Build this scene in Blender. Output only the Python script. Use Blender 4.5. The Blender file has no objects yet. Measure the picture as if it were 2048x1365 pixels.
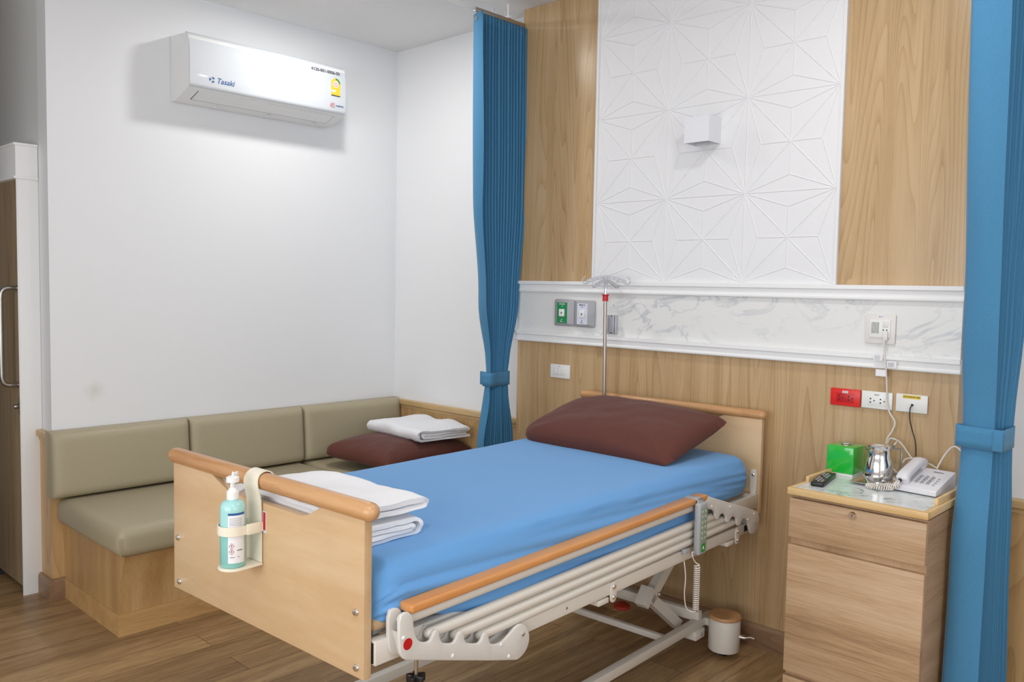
import bpy, bmesh, math, random
from mathutils import Vector, Matrix, noise
PI = math.pi
random.seed(7)

# ---------------------------------------------------------------- camera, world, lights, exposure
SC = bpy.context.scene
COL = SC.collection
SC.view_settings.view_transform = 'Standard'
SC.view_settings.look = 'None'
SC.view_settings.gamma = 1.0
SC.view_settings.use_curve_mapping = False
SC.view_settings.exposure = -0.55

def look_matrix(loc, yaw, pitch, roll):
    cy, sy, cp, sp = math.cos(yaw), math.sin(yaw), math.cos(pitch), math.sin(pitch)
    f = Vector((-sy*cp, cy*cp, sp)); r = Vector((cy, sy, 0)); u = r.cross(f)
    cr, sr = math.cos(roll), math.sin(roll)
    r2 = cr*r + sr*u; u2 = -sr*r + cr*u
    m = Matrix((r2, u2, -f)).transposed().to_4x4()
    m.translation = Vector(loc)
    return m
cam_d = bpy.data.cameras.new('camera')
cam = bpy.data.objects.new('camera', cam_d); COL.objects.link(cam)
cam_d.sensor_width = 36.0; cam_d.sensor_fit = 'HORIZONTAL'
cam_d.lens = 1698.235/2048*36
cam_d.clip_start = 0.05
cam.matrix_world = look_matrix((3.140078, -3.333368, 1.530843), 0.7622971, -0.06426722, 0.0191858)
SC.camera = cam

world = bpy.data.worlds.new('world'); SC.world = world
world.use_nodes = True
world.node_tree.nodes['Background'].inputs['Color'].default_value = (0.80, 0.88, 1.0, 1)
world.node_tree.nodes['Background'].inputs['Strength'].default_value = 0.6

CEIL = 2.987
LAMPS = [(-0.42, -0.83, 15), (2.05, -0.95, 12), (2.3, -2.9, 15)]
LAMP_COL = (1.0, 0.985, 0.96)
for i, (lx, ly, lw) in enumerate(LAMPS):
    ld = bpy.data.lights.new('downlight_bulb', 'AREA')
    ld.shape = 'DISK'; ld.size = 0.15; ld.energy = lw; ld.color = LAMP_COL
    lo = bpy.data.objects.new('downlight_bulb', ld); COL.objects.link(lo)
    lo.location = (lx, ly, CEIL-0.018)
# added fill light at two made-up windows, right wall and behind the camera
for loc, rot, sx, sy, e in (((4.86, -2.6, 1.75), (0, math.radians(90), 0), 1.4, 2.2, 40), ((2.2, -5.36, 1.6), (math.radians(90), 0, 0), 3.6, 1.7, 122)):
    ld = bpy.data.lights.new('added_fill_light', 'AREA')
    ld.shape = 'RECTANGLE'; ld.size = sx; ld.size_y = sy; ld.energy = e; ld.color = (0.95, 0.975, 1.0)
    lo = bpy.data.objects.new('added_fill_light', ld); COL.objects.link(lo)
    lo.location = loc; lo.rotation_euler = rot

# ---------------------------------------------------------------- materials
def lin(c):
    o = []
    for v in c:
        v = v/255.0
        o.append(v/12.92 if v <= 0.04045 else ((v+0.055)/1.055)**2.4)
    return (o[0], o[1], o[2], 1.0)

class NT:
    def __init__(s, name):
        s.m = bpy.data.materials.new(name); s.m.use_nodes = True
        s.t = s.m.node_tree; s.b = s.t.nodes['Principled BSDF']
    def n(s, typ, **kw):
        nd = s.t.nodes.new(typ)
        for k, v in kw.items():
            if k.startswith('i_'):
                nd.inputs[k[2:].replace('_', ' ')].default_value = v
            else: setattr(nd, k, v)
        return nd
    def l(s, a, b): s.t.links.new(a, b)
    def coords(s, scale=(1, 1, 1), loc=(0, 0, 0), rot=(0, 0, 0)):
        tc = s.n('ShaderNodeTexCoord'); mp = s.n('ShaderNodeMapping')
        mp.inputs['Scale'].default_value = scale; mp.inputs['Location'].default_value = loc; mp.inputs['Rotation'].default_value = rot
        s.l(tc.outputs['Object'], mp.inputs['Vector']); return mp.outputs['Vector']
    def ramp(s, fac, stops):
        r = s.n('ShaderNodeValToRGB'); e = r.color_ramp.elements
        while len(e) < len(stops): e.new(0.5)
        for q, (p, c) in zip(e, stops): q.position = p; q.color = c if len(c) == 4 else lin(c)
        s.l(fac, r.inputs['Fac']); return r.outputs['Color']
    def bump(s, h, strength=0.1, dist=0.01):
        b = s.n('ShaderNodeBump'); b.inputs['Strength'].default_value = strength; b.inputs['Distance'].default_value = dist
        s.l(h, b.inputs['Height']); s.l(b.outputs['Normal'], s.b.inputs['Normal'])

def plain(name, c, rough=0.5, metal=0.0, spec=0.5, bump=None, coat=0.0, var=0.0):
    t = NT(name)
    t.b.inputs['Base Color'].default_value = lin(c); t.b.inputs['Roughness'].default_value = rough
    t.b.inputs['Metallic'].default_value = metal; t.b.inputs['Specular IOR Level'].default_value = spec
    if coat: t.b.inputs['Coat Weight'].default_value = coat; t.b.inputs['Coat Roughness'].default_value = 0.05
    n = t.n('ShaderNodeTexNoise', i_Scale=bump[0] if bump else 60.0, i_Detail=4.0)
    t.l(t.coords(), n.inputs['Vector'])
    if bump: t.bump(n.outputs['Fac'], bump[1], bump[2])
    if var:
        lo_ = tuple(max(0, v*(1-var)) for v in c); hi = tuple(min(255, v*(1+var)) for v in c)
        t.l(t.ramp(n.outputs['Fac'], [(0.35, lo_), (0.65, hi)]), t.b.inputs['Base Color'])
    return t.m

def wood(name, dark, mid, light, axis='z', scale=1.0, rough=0.4, waves=0.35, coat=0.0, spec=0.5, stretch=0.1, fine=0.35):
    t = NT(name)
    sc = {'x': (stretch, 1, 1), 'y': (1, stretch, 1), 'z': (1, 1, stretch)}[axis]
    sc = tuple(v*scale for v in sc)
    v = t.coords(sc)
    n1 = t.n('ShaderNodeTexNoise', i_Scale=9.0, i_Detail=3.0, i_Roughness=0.55); t.l(v, n1.inputs['Vector'])
    n2 = t.n('ShaderNodeTexNoise', i_Scale=130.0, i_Detail=3.0, i_Roughness=0.7); t.l(v, n2.inputs['Vector'])
    # cathedral figure: contour lines of a slow field
    n3 = t.n('ShaderNodeTexNoise', i_Scale=4.2, i_Detail=1.0, i_Roughness=0.4, i_Distortion=0.3); t.l(v, n3.inputs['Vector'])
    mu = t.n('ShaderNodeMath', operation='MULTIPLY'); mu.inputs[1].default_value = 26.0; t.l(n3.outputs['Fac'], mu.inputs[0])
    fr = t.n('ShaderNodeMath', operation='FRACT'); t.l(mu.outputs[0], fr.inputs[0])
    pw = t.n('ShaderNodeMath', operation='POWER'); pw.inputs[1].default_value = 3.0; t.l(fr.outputs[0], pw.inputs[0])
    a = t.n('ShaderNodeMath', operation='MULTIPLY'); a.inputs[1].default_value = waves; t.l(pw.outputs[0], a.inputs[0])
    b = t.n('ShaderNodeMath', operation='MULTIPLY_ADD'); b.inputs[1].default_value = fine; t.l(n2.outputs['Fac'], b.inputs[0]); t.l(a.outputs[0], b.inputs[2])
    c = t.n('ShaderNodeMath', operation='MULTIPLY_ADD'); c.inputs[1].default_value = 0.9; t.l(n1.outputs['Fac'], c.inputs[0]); t.l(b.outputs[0], c.inputs[2])
    lo_ = 0.35 + fine*0.35; hi = 0.65 + fine*0.65 + waves*0.6
    col = t.ramp(c.outputs[0], [(lo_, light), ((lo_+hi)/2, mid), (min(1, hi), dark)])
    t.l(col, t.b.inputs['Base Color'])
    t.b.inputs['Roughness'].default_value = rough; t.b.inputs['Specular IOR Level'].default_value = spec
    if coat: t.b.inputs['Coat Weight'].default_value = coat; t.b.inputs['Coat Roughness'].default_value = 0.12
    t.bump(n2.outputs['Fac'], 0.03, 0.002)
    return t.m

def marble(name, base=(236, 236, 234), vein=(176, 179, 186), scale=1.0, rough=0.25, loc=(0, 0, 0)):
    t = NT(name); v = t.coords((scale, scale, scale*1.5), loc, (0, 0.5, 0))
    n0 = t.n('ShaderNodeTexNoise', i_Scale=2.4, i_Detail=6.0, i_Roughness=0.6, i_Distortion=1.1); t.l(v, n0.inputs['Vector'])
    s = t.n('ShaderNodeMath', operation='SUBTRACT'); s.inputs[1].default_value = 0.5; t.l(n0.outputs['Fac'], s.inputs[0])
    ab = t.n('ShaderNodeMath', operation='ABSOLUTE'); t.l(s.outputs[0], ab.inputs[0])
    n1 = t.n('ShaderNodeTexNoise', i_Scale=1.7, i_Detail=3.0); t.l(v, n1.inputs['Vector'])
    r1 = t.ramp(ab.outputs[0], [(0.0, (0, 0, 0, 1)), (0.03, (1, 1, 1, 1))])
    r2 = t.ramp(n1.outputs['Fac'], [(0.42, (0, 0, 0, 1)), (0.62, (1, 1, 1, 1))])
    iv = t.n('ShaderNodeInvert'); t.l(r1, iv.inputs['Color'])
    m = t.n('ShaderNodeMixRGB', blend_type='MULTIPLY'); m.inputs['Fac'].default_value = 1.0
    t.l(iv.outputs[0], m.inputs['Color1']); t.l(r2, m.inputs['Color2'])
    x = t.n('ShaderNodeMixRGB'); t.l(m.outputs[0], x.inputs['Fac'])
    x.inputs['Color1'].default_value = lin(base); x.inputs['Color2'].default_value = lin(vein)
    t.l(x.outputs[0], t.b.inputs['Base Color']); t.b.inputs['Roughness'].default_value = rough
    return t.m

def floor_mat():
    t = NT('vinyl_plank')
    tc = t.n('ShaderNodeTexCoord'); sp = t.n('ShaderNodeSeparateXYZ'); cb = t.n('ShaderNodeCombineXYZ')
    t.l(tc.outputs['Object'], sp.inputs[0]); t.l(sp.outputs['Y'], cb.inputs['X']); t.l(sp.outputs['X'], cb.inputs['Y'])
    br = t.n('ShaderNodeTexBrick', offset=0.37)
    br.inputs['Scale'].default_value = 1.0; br.inputs['Brick Width'].default_value = 1.22; br.inputs['Row Height'].default_value = 0.152
    br.inputs['Mortar Size'].default_value = 0.0012; br.inputs['Bias'].default_value = 0.0
    br.inputs['Color1'].default_value = (0, 0, 0, 1); br.inputs['Color2'].default_value = (1, 1, 1, 1); br.inputs['Mortar'].default_value = (0.2, 0.2, 0.2, 1)
    t.l(cb.outputs[0], br.inputs['Vector'])
    mp = t.n('ShaderNodeMapping'); mp.inputs['Scale'].default_value = (1, 0.09, 1); t.l(tc.outputs['Object'], mp.inputs['Vector'])
    ad = t.n('ShaderNodeVectorMath', operation='MULTIPLY_ADD'); ad.inputs[1].default_value = (7, 7, 7)
    t.l(br.outputs['Color'], ad.inputs[0]); t.l(mp.outputs[0], ad.inputs[2])
    n = t.n('ShaderNodeTexNoise', i_Scale=16.0, i_Detail=6.0, i_Roughness=0.65, i_Distortion=0.6); t.l(ad.outputs[0], n.inputs['Vector'])
    n2 = t.n('ShaderNodeTexNoise', i_Scale=120.0, i_Detail=2.0); t.l(ad.outputs[0], n2.inputs['Vector'])
    c1 = t.ramp(n.outputs['Fac'], [(0.3, (150, 118, 84)), (0.5, (178, 146, 106)), (0.68, (196, 165, 124))])
    c2 = t.n('ShaderNodeMixRGB', blend_type='MULTIPLY'); c2.inputs['Fac'].default_value = 0.28
    t.l(c1, c2.inputs['Color1']); t.l(t.ramp(n2.outputs['Fac'], [(0.3, (120, 120, 120)), (0.6, (255, 255, 255))]), c2.inputs['Color2'])
    c3 = t.n('ShaderNodeMixRGB', blend_type='MULTIPLY'); c3.inputs['Fac'].default_value = 1.0
    t.l(c2.outputs[0], c3.inputs['Color1']); t.l(t.ramp(br.outputs['Color'], [(0.0, (216, 212, 206)), (1.0, (255, 252, 246))]), c3.inputs['Color2'])
    c4 = t.n('ShaderNodeMixRGB'); c4.inputs['Color2'].default_value = lin((70, 50, 34)); t.l(br.outputs['Fac'], c4.inputs['Fac']); t.l(c3.outputs[0], c4.inputs['Color1'])
    t.l(c4.outputs[0], t.b.inputs['Base Color'])
    t.b.inputs['Roughness'].default_value = 0.38; t.b.inputs['Specular IOR Level'].default_value = 0.4
    t.bump(n2.outputs['Fac'], 0.05, 0.002)
    return t.m

def fabric(name, c, rough=0.85, weave=900.0, sheen=0.2, wr=(7.0, 0.0), var=0.06):
    t = NT(name); v = t.coords()
    n = t.n('ShaderNodeTexNoise', i_Scale=weave, i_Detail=2.0); t.l(v, n.inputs['Vector'])
    n2 = t.n('ShaderNodeTexNoise', i_Scale=wr[0], i_Detail=3.0, i_Distortion=0.6); t.l(v, n2.inputs['Vector'])
    lo_ = tuple(x*(1-var) for x in c); hi = tuple(min(255, x*(1+var)) for x in c)
    t.l(t.ramp(n.outputs['Fac'], [(0.3, lo_), (0.7, hi)]), t.b.inputs['Base Color'])
    t.b.inputs['Roughness'].default_value = rough; t.b.inputs['Specular IOR Level'].default_value = 0.2
    t.b.inputs['Sheen Weight'].default_value = sheen; t.b.inputs['Sheen Roughness'].default_value = 0.5
    if wr[1]:
        t.bump(n2.outputs['Fac'], wr[1], 0.02)
    else: t.bump(n.outputs['Fac'], 0.08, 0.0006)
    return t.m

M = {}
M['paint'] = plain('wall_paint', (238, 239, 241), 0.75, spec=0.25, bump=(220, 0.03, 0.001))
t = NT('wall_paint_smudged'); t.b.inputs['Roughness'].default_value = .75; t.b.inputs['Specular IOR Level'].default_value = .25
vm = t.n('ShaderNodeVectorMath', operation='DISTANCE'); vm.inputs[1].default_value = (-1.166, -1.76, .985)
nz = t.n('ShaderNodeTexNoise', i_Scale=22.0, i_Detail=3.0); cv = t.coords(); t.l(cv, nz.inputs['Vector']); t.l(cv, vm.inputs[0])
ma = t.n('ShaderNodeMath', operation='MULTIPLY_ADD'); ma.inputs[1].default_value = .05; t.l(nz.outputs['Fac'], ma.inputs[0]); t.l(vm.outputs['Value'], ma.inputs[2])
t.l(t.ramp(ma.outputs[0], [(0.02, (222, 220, 214)), (0.085, (238, 239, 241))]), t.b.inputs['Base Color'])
n2 = t.n('ShaderNodeTexNoise', i_Scale=220.0, i_Detail=4.0); t.l(cv, n2.inputs['Vector']); t.bump(n2.outputs['Fac'], .03, .001)
M['paint_left'] = t.m
M['ceil'] = plain('ceiling_paint', (238, 238, 238), 0.8, spec=0.2, bump=(180, 0.02, 0.001))
M['paint_hall'] = plain('hall_paint', (226, 226, 225), 0.8, spec=0.2, bump=(200, 0.02, 0.001))
M['white_trim'] = plain('white_lacquer', (243, 243, 243), 0.4, bump=(90, 0.02, 0.0005))
M['star'] = plain('white_panel_lacquer', (235, 235, 237), 0.55, spec=0.35, bump=(150, 0.02, 0.0005))
M['veneer'] = wood('oak_veneer', (170, 138, 98), (191, 159, 117), (205, 176, 136), 'z', 1.7, 0.28, waves=0.26, stretch=0.05, spec=0.5)
M['wains'] = wood('wainscot_oak', (176, 138, 92), (198, 160, 110), (212, 176, 126), 'z', 1.2, 0.4, waves=0.25, stretch=0.08)
M['cap'] = wood('cap_rail_oak', (186, 152, 106), (204, 171, 122), (216, 186, 138), 'x', 1.0, 0.4, waves=0.1)
M['maple'] = wood('maple_board', (198, 161, 120), (206, 172, 130), (214, 184, 146), 'x', 0.9, 0.42, waves=0.035, stretch=0.12, fine=0.2)
M['beech'] = wood('beech_rail', (176, 124, 78), (196, 146, 98), (208, 162, 114), 'x', 1.2, 0.35, waves=0.12, stretch=0.1, coat=0.2)
M['pad'] = wood('beech_pad', (196, 126, 66), (212, 144, 82), (222, 160, 98), 'y', 1.0, 0.4, waves=0.08)
M['cabinet'] = wood('ash_laminate', (160, 126, 94), (188, 154, 118), (208, 178, 144), 'x', 1.3, 0.45, waves=0.05, stretch=0.045, fine=0.6)
M['cabside'] = wood('ash_laminate_side', (160, 124, 90), (186, 150, 114), (204, 170, 134), 'y', 1.3, 0.45, waves=0.05, stretch=0.06, fine=0.45)
M['pine'] = wood('pine_edge', (205, 164, 106), (222, 186, 130), (232, 202, 150), 'x', 1.0, 0.4, waves=0.1)
M['bench'] = wood('bench_laminate', (168, 128, 82), (192, 152, 102), (206, 170, 120), 'z', 1.2, 0.35, waves=0.06, stretch=0.08)
M['plinth'] = wood('plinth_laminate', (178, 136, 84), (200, 158, 104), (212, 172, 118), 'y', 1.2, 0.4, waves=0.12)
M['skirt'] = wood('skirting_walnut', (120, 92, 68), (146, 114, 88), (160, 130, 102), 'x', 1.2, 0.4, waves=0.15)
M['door'] = wood('door_laminate', (128, 106, 80), (154, 131, 102), (170, 148, 118), 'z', 1.4, 0.45, waves=0.15, stretch=0.05, fine=0.5)
M['floor'] = floor_mat()
M['marble'] = marble('marble_band', (233, 233, 231), (196, 199, 205), 1.5)
M['marble_top'] = marble('marble_top', (226, 231, 230), (128, 140, 142), 3.2, 0.2, (3.1, 1.7, 0.4))
M['leather'] = plain('taupe_vinyl', (174, 163, 136), 0.42, spec=0.4, bump=(420, 0.06, 0.0008), var=0.02)
M['sheet'] = fabric('blue_sheet', (106, 163, 220), 0.8, 900, 0.15, (5.0, 0.12), 0.03)
M['tick'] = fabric('mattress_tick', (190, 160, 122), 0.8)
M['brown'] = fabric('brown_pillowcase', (98, 56, 48), 0.8, 700, 0.1, (9.0, 0.25), 0.08)
M['towel'] = fabric('white_towelling', (243, 244, 248), 0.95, 260, 0.3, (30.0, 0.12), 0.01)
M['curtain'] = fabric('blue_curtain', (74, 134, 174), 0.8, 500, 0.15, (20.0, 0.05), 0.05)
M['metal_white'] = plain('cream_powder_coat', (224, 218, 208), 0.35, spec=0.5, bump=(300, 0.03, 0.0005))
M['plastic_grey'] = plain('light_grey_plastic', (222, 218, 212), 0.4, bump=(600, 0.04, 0.0004))
M['platform'] = plain('grey_platform', (150, 150, 146), 0.4, spec=0.5, bump=(80, 0.03, 0.001))
M['chrome'] = plain('chrome', (228, 226, 224), 0.12, 1.0, bump=(20, 0.01, 0.001))
M['steel'] = plain('brushed_steel', (190, 186, 180), 0.3, 1.0, bump=(200, 0.02, 0.0005))
M['pole'] = plain('pole_steel', (176, 166, 158), 0.35, 1.0, bump=(200, 0.02, 0.0005))
M['hookgrey'] = plain('hook_plastic', (196, 198, 204), 0.3, bump=(90, 0.02, 0.0005))
M['red'] = plain('red_plastic', (198, 22, 30), 0.35, bump=(90, 0.02, 0.0005))
M['pedal'] = plain('pedal_orange_red', (158, 44, 26), 0.5, bump=(90, 0.02, 0.0005))
M['beige'] = plain('beige_cover', (190, 168, 136), 0.5, bump=(90, 0.02, 0.0005))
M['redplate'] = plain('red_outlet', (226, 40, 34), 0.35, bump=(90, 0.02, 0.0005))
M['redface'] = plain('red_outlet_insert', (196, 26, 26), 0.35, bump=(90, 0.02, 0.0005))
M['white_plastic'] = plain('white_plastic', (240, 240, 238), 0.35, bump=(90, 0.02, 0.0004))
M['ivory'] = plain('ivory_plastic', (240, 233, 214), 0.4, bump=(90, 0.02, 0.0005))
M['call'] = plain('call_unit_plastic', (232, 228, 226), 0.4, bump=(90, 0.02, 0.0004))
M['gasgrey'] = plain('outlet_grey', (172, 172, 176), 0.45, bump=(300, 0.05, 0.0004))
M['alu'] = plain('bracket_alu', (196, 197, 204), 0.35, 0.4, bump=(200, 0.02, 0.0004))
M['green'] = plain('label_green', (30, 142, 84), 0.4, bump=(90, 0.01, 0.0004))
M['paleblue'] = plain('label_pale_blue', (222, 226, 240), 0.4, bump=(90, 0.01, 0.0004))
M['greenbox'] = plain('green_acrylic', (36, 186, 62), 0.12, spec=0.6, bump=(30, 0.01, 0.001), coat=0.4)
M['black'] = plain('black_plastic', (24, 22, 24), 0.35, bump=(200, 0.03, 0.0004))
M['darkgrey'] = plain('dark_ink', (62, 62, 70), 0.5, bump=(90, 0.01, 0.0004))
M['blueink'] = plain('blue_ink', (36, 92, 152), 0.5, bump=(90, 0.01, 0.0004))
M['redink'] = plain('red_ink', (206, 40, 44), 0.5, bump=(90, 0.01, 0.0004))
M['yellow'] = plain('yellow_label', (240, 205, 62), 0.5, bump=(90, 0.01, 0.0004))
M['paper'] = plain('label_paper', (240, 240, 244), 0.6, bump=(90, 0.02, 0.0004))
M['ac'] = plain('ac_gloss_white', (216, 220, 225), 0.07, spec=0.5, bump=(8, 0.01, 0.001))
M['ac_body'] = plain('ac_white', (236, 237, 237), 0.35, bump=(60, 0.01, 0.0005))
M['ac_slot'] = plain('ac_slot', (70, 70, 72), 0.6, bump=(60, 0.01, 0.0005))
M['gel'] = plain('aqua_gel', (170, 222, 220), 0.2, spec=0.5, bump=(40, 0.01, 0.0005), coat=0.2)
M['gel_low'] = plain('aqua_gel_fill', (142, 208, 202), 0.2, spec=0.5, bump=(40, 0.01, 0.0005), coat=0.2)
M['phone'] = plain('phone_white', (226, 224, 228), 0.35, bump=(300, 0.03, 0.0004))
M['cordwhite'] = plain('white_cord', (226, 220, 212), 0.4, bump=(90, 0.01, 0.0004))
M['cordblack'] = plain('black_cord', (48, 26, 20), 0.4, bump=(90, 0.01, 0.0004))
M['handset'] = plain('handset_grey', (172, 175, 180), 0.4, bump=(300, 0.03, 0.0004))
M['keypad'] = plain('keypad_membrane', (150, 160, 146), 0.45, bump=(300, 0.03, 0.0004))
M['keydot'] = plain('keypad_dot', (190, 222, 186), 0.4, bump=(90, 0.01, 0.0004))
M['greenlabel'] = plain('green_sticker', (30, 150, 52), 0.4, bump=(90, 0.01, 0.0004))
M['navy'] = fabric('navy_mat', (26, 40, 78), 0.95, 300)
M['smudge'] = plain('sconce_white', (232, 233, 238), 0.45, bump=(90, 0.02, 0.0005))
t = NT('lamp_diffuser'); t.b.inputs['Base Color'].default_value = (1, 1, 1, 1)
t.b.inputs['Emission Color'].default_value = (1, 0.98, 0.95, 1); t.b.inputs['Emission Strength'].default_value = 12.0
nz = t.n('ShaderNodeTexNoise', i_Scale=40.0); t.l(t.coords(), nz.inputs['Vector']); t.bump(nz.outputs['Fac'], 0.02, 0.001)
M['diffuser'] = t.m
t = NT('added_window_glass'); t.b.inputs['Transmission Weight'].default_value = 1.0; t.b.inputs['Roughness'].default_value = 0.0; t.b.inputs['IOR'].default_value = 1.1  # panes of the two added, unseen windows
nz = t.n('ShaderNodeTexNoise', i_Scale=4.0); t.l(t.coords(), nz.inputs['Vector']); t.bump(nz.outputs['Fac'], 0.01, 0.001)
M['glass'] = t.m

# ---------------------------------------------------------------- mesh helpers
def V(*a): return Vector(a)
class MB:
    """Collects shapes and links them as one mesh object."""
    def __init__(s): s.v = []; s.f = []; s.mi = []; s.cur = 0
    def add(s, vs, fs):
        o = len(s.v); s.v += [Vector(x) for x in vs]
        s.f += [tuple(i+o for i in f) for f in fs]; s.mi += [s.cur]*len(fs); return s
    def bm(s, b, mat=None):
        b.verts.ensure_lookup_table(); b.verts.index_update()
        vs = [(mat @ v.co) if mat else v.co.copy() for v in b.verts]
        s.add(vs, [[v.index for v in f.verts] for f in b.faces]); b.free(); return s
    def box(s, a, c, bev=0.0, seg=2, mat=None):
        b = bmesh.new()
        x0, y0, z0 = (min(a[i], c[i]) for i in range(3)); x1, y1, z1 = (max(a[i], c[i]) for i in range(3))
        vs = [b.verts.new(p) for p in ((x0,y0,z0),(x1,y0,z0),(x1,y1,z0),(x0,y1,z0),(x0,y0,z1),(x1,y0,z1),(x1,y1,z1),(x0,y1,z1))]
        for f in ((3,2,1,0),(4,5,6,7),(0,1,5,4),(1,2,6,5),(2,3,7,6),(3,0,4,7)): b.faces.new([vs[i] for i in f])
        if bev > 0:
            bev = min(bev, 0.49*min(x1-x0, y1-y0, z1-z0))
            bmesh.ops.bevel(b, geom=list(b.edges), offset=bev, segments=seg, profile=0.5, affect='EDGES')
        return s.bm(b, mat)
    def tube(s, pts, r, seg=12, closed=False, caps=True):
        pts = [Vector(p) for p in pts]; n = len(pts)
        rs = r if isinstance(r, (list, tuple)) else [r]*n
        tan = []
        for i in range(n):
            if closed: d = pts[(i+1) % n]-pts[i-1]
            else: d = pts[min(i+1, n-1)]-pts[max(i-1, 0)]
            tan.append(d.normalized() if d.length > 1e-9 else V(0, 0, 1))
        up = V(0, 0, 1) if abs(tan[0].z) < 0.9 else V(1, 0, 0)
        nrm = tan[0].cross(up).normalized(); vs = []
        for i in range(n):
            nrm = (nrm - tan[i]*nrm.dot(tan[i])).normalized(); bn = tan[i].cross(nrm)
            for k in range(seg):
                a = 2*PI*k/seg; vs.append(pts[i] + (nrm*math.cos(a)+bn*math.sin(a))*rs[i])
        fs = []
        for i in range(n if closed else n-1):
            j = (i+1) % n
            for k in range(seg):
                q = (k+1) % seg; fs.append((i*seg+k, j*seg+k, j*seg+q, i*seg+q)[::-1])
        if caps and not closed:
            fs.append(tuple(range(seg))); fs.append(tuple((n-1)*seg+k for k in range(seg))[::-1])
        return s.add(vs, fs)
    def cyl(s, a, b, r0, r1=None, seg=20): return s.tube([a, b], [r0, r0 if r1 is None else r1], seg)
    def rod(s, a, b, r, seg=16, cap=6):
        """capsule-ended rod"""
        a, b = Vector(a), Vector(b); d = (b-a).normalized(); pts = []; rs = []
        for i in range(cap+1):
            t = PI/2*i/cap; pts.append(a + d*r*(1-math.cos(t))); rs.append(max(r*math.sin(t), 1e-4))
        for i in range(cap, -1, -1):
            t = PI/2*i/cap; pts.append(b - d*r*(1-math.cos(t))); rs.append(max(r*math.sin(t), 1e-4))
        return s.tube(pts, rs, seg)
    def lathe(s, prof, c=(0, 0, 0), seg=32, axis=None, caps=True):
        """prof = [(r, h)] around local z through c (axis = direction of h)"""
        c = Vector(c); ax = Vector(axis).normalized() if axis else V(0, 0, 1)
        q = V(0, 0, 1).rotation_difference(ax).to_matrix(); vs = []; fs = []; n = len(prof)
        for r, h in prof:
            for k in range(seg):
                a = 2*PI*k/seg; vs.append(c + q @ V(r*math.cos(a), r*math.sin(a), h))
        for i in range(n-1):
            for k in range(seg):
                j = (k+1) % seg; fs.append((i*seg+k, i*seg+j, (i+1)*seg+j, (i+1)*seg+k))
        if caps:
            if prof[0][0] > 1e-6: fs.append(tuple(range(seg))[::-1])
            if prof[-1][0] > 1e-6: fs.append(tuple((n-1)*seg+k for k in range(seg)))
        return s.add(vs, fs)
    def prism(s, poly, fn, t0, t1, bev=0.0):
        """poly = 2D outline; fn(u, v, t) -> point; extruded from t0 to t1"""
        b = bmesh.new(); n = len(poly)
        A = [b.verts.new(fn(u, v, t0)) for u, v in poly]; B = [b.verts.new(fn(u, v, t1)) for u, v in poly]
        fa = b.faces.new(A); fb = b.faces.new(B[::-1])
        for i in range(n): b.faces.new((A[i], B[i], B[(i+1) % n], A[(i+1) % n]))
        bmesh.ops.recalc_face_normals(b, faces=b.faces)
        if bev > 0:
            es = [e for e in b.edges if e in fa.edges[:] or e in fb.edges[:]]
            bmesh.ops.bevel(b, geom=es, offset=bev, segments=2, profile=0.5, affect='EDGES')
        bmesh.ops.triangulate(b, faces=[f for f in b.faces if len(f.verts) > 4])
        return s.bm(b)
    def grid(s, fn, nu, nv, wrap_u=False):
        vs = [fn(i/nu, j/nv) for j in range(nv+1) for i in range(nu + (0 if wrap_u else 1))]
        w = nu if wrap_u else nu+1; fs = []
        for j in range(nv):
            for i in range(nu):
                k = (i+1) % w; fs.append((j*w+i, j*w+k, (j+1)*w+k, (j+1)*w+i))
        return s.add(vs, fs)
    def build(s, name, mats, parent=None, smooth=35, origin=None, solid=0.0, subsurf=0, recalc=True):
        if not isinstance(mats, (list, tuple)): mats = [mats]
        me = bpy.data.meshes.new(name)
        off = Vector(origin) if origin is not None else V(0, 0, 0)
        me.from_pydata([tuple(v-off) for v in s.v], [], s.f)
        for m in mats: me.materials.append(M[m])
        me.polygons.foreach_set('material_index', s.mi)
        if recalc:
            b = bmesh.new(); b.from_mesh(me); bmesh.ops.recalc_face_normals(b, faces=b.faces); b.to_mesh(me); b.free()
        me.validate(); me.update()
        if smooth:
            me.polygons.foreach_set('use_smooth', [True]*len(me.polygons)); me.set_sharp_from_angle(angle=math.radians(smooth))
        o = bpy.data.objects.new(name, me); COL.objects.link(o)
        if parent is not None: o.parent = parent
        elif origin is not None: o.location = off
        if solid:
            md = o.modifiers.new('thick', 'SOLIDIFY'); md.thickness = solid; md.offset = 0
        if subsurf:
            md = o.modifiers.new('sub', 'SUBSURF'); md.levels = subsurf; md.render_levels = subsurf
        return o

def tag(o, label=None, cat=None, group=None, kind=None):
    if label: o['label'] = label
    if cat: o['category'] = cat
    if group: o['group'] = group
    if kind: o['kind'] = kind
    return o
def root(name, loc, label, cat, rz=0.0, group=None, kind=None):
    o = bpy.data.objects.new(name, None); COL.objects.link(o)
    o.empty_display_size = 0.05; o.location = loc; o.rotation_euler = (0, 0, rz)
    return tag(o, label, cat, group, kind)
class P:
    """A part drawn in world coordinates for a root without rotation."""
    def __init__(s, r): s.r = r
    def __call__(s, mb, name, mats, parent=None, **kw):
        kw['origin'] = s.r.location
        return mb.build(name, mats, parent or s.r, **kw)
def struct(name, mb, mats, parent=None, smooth=0):
    o = mb.build(name, mats, parent, smooth=smooth)
    if parent is None: o['kind'] = 'structure'
    return o
def copy_tree(o, parent=None):
    c = o.copy(); COL.objects.link(c)
    if parent is not None: c.parent = parent
    for ch in list(o.children): copy_tree(ch, c)
    return c
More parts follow.
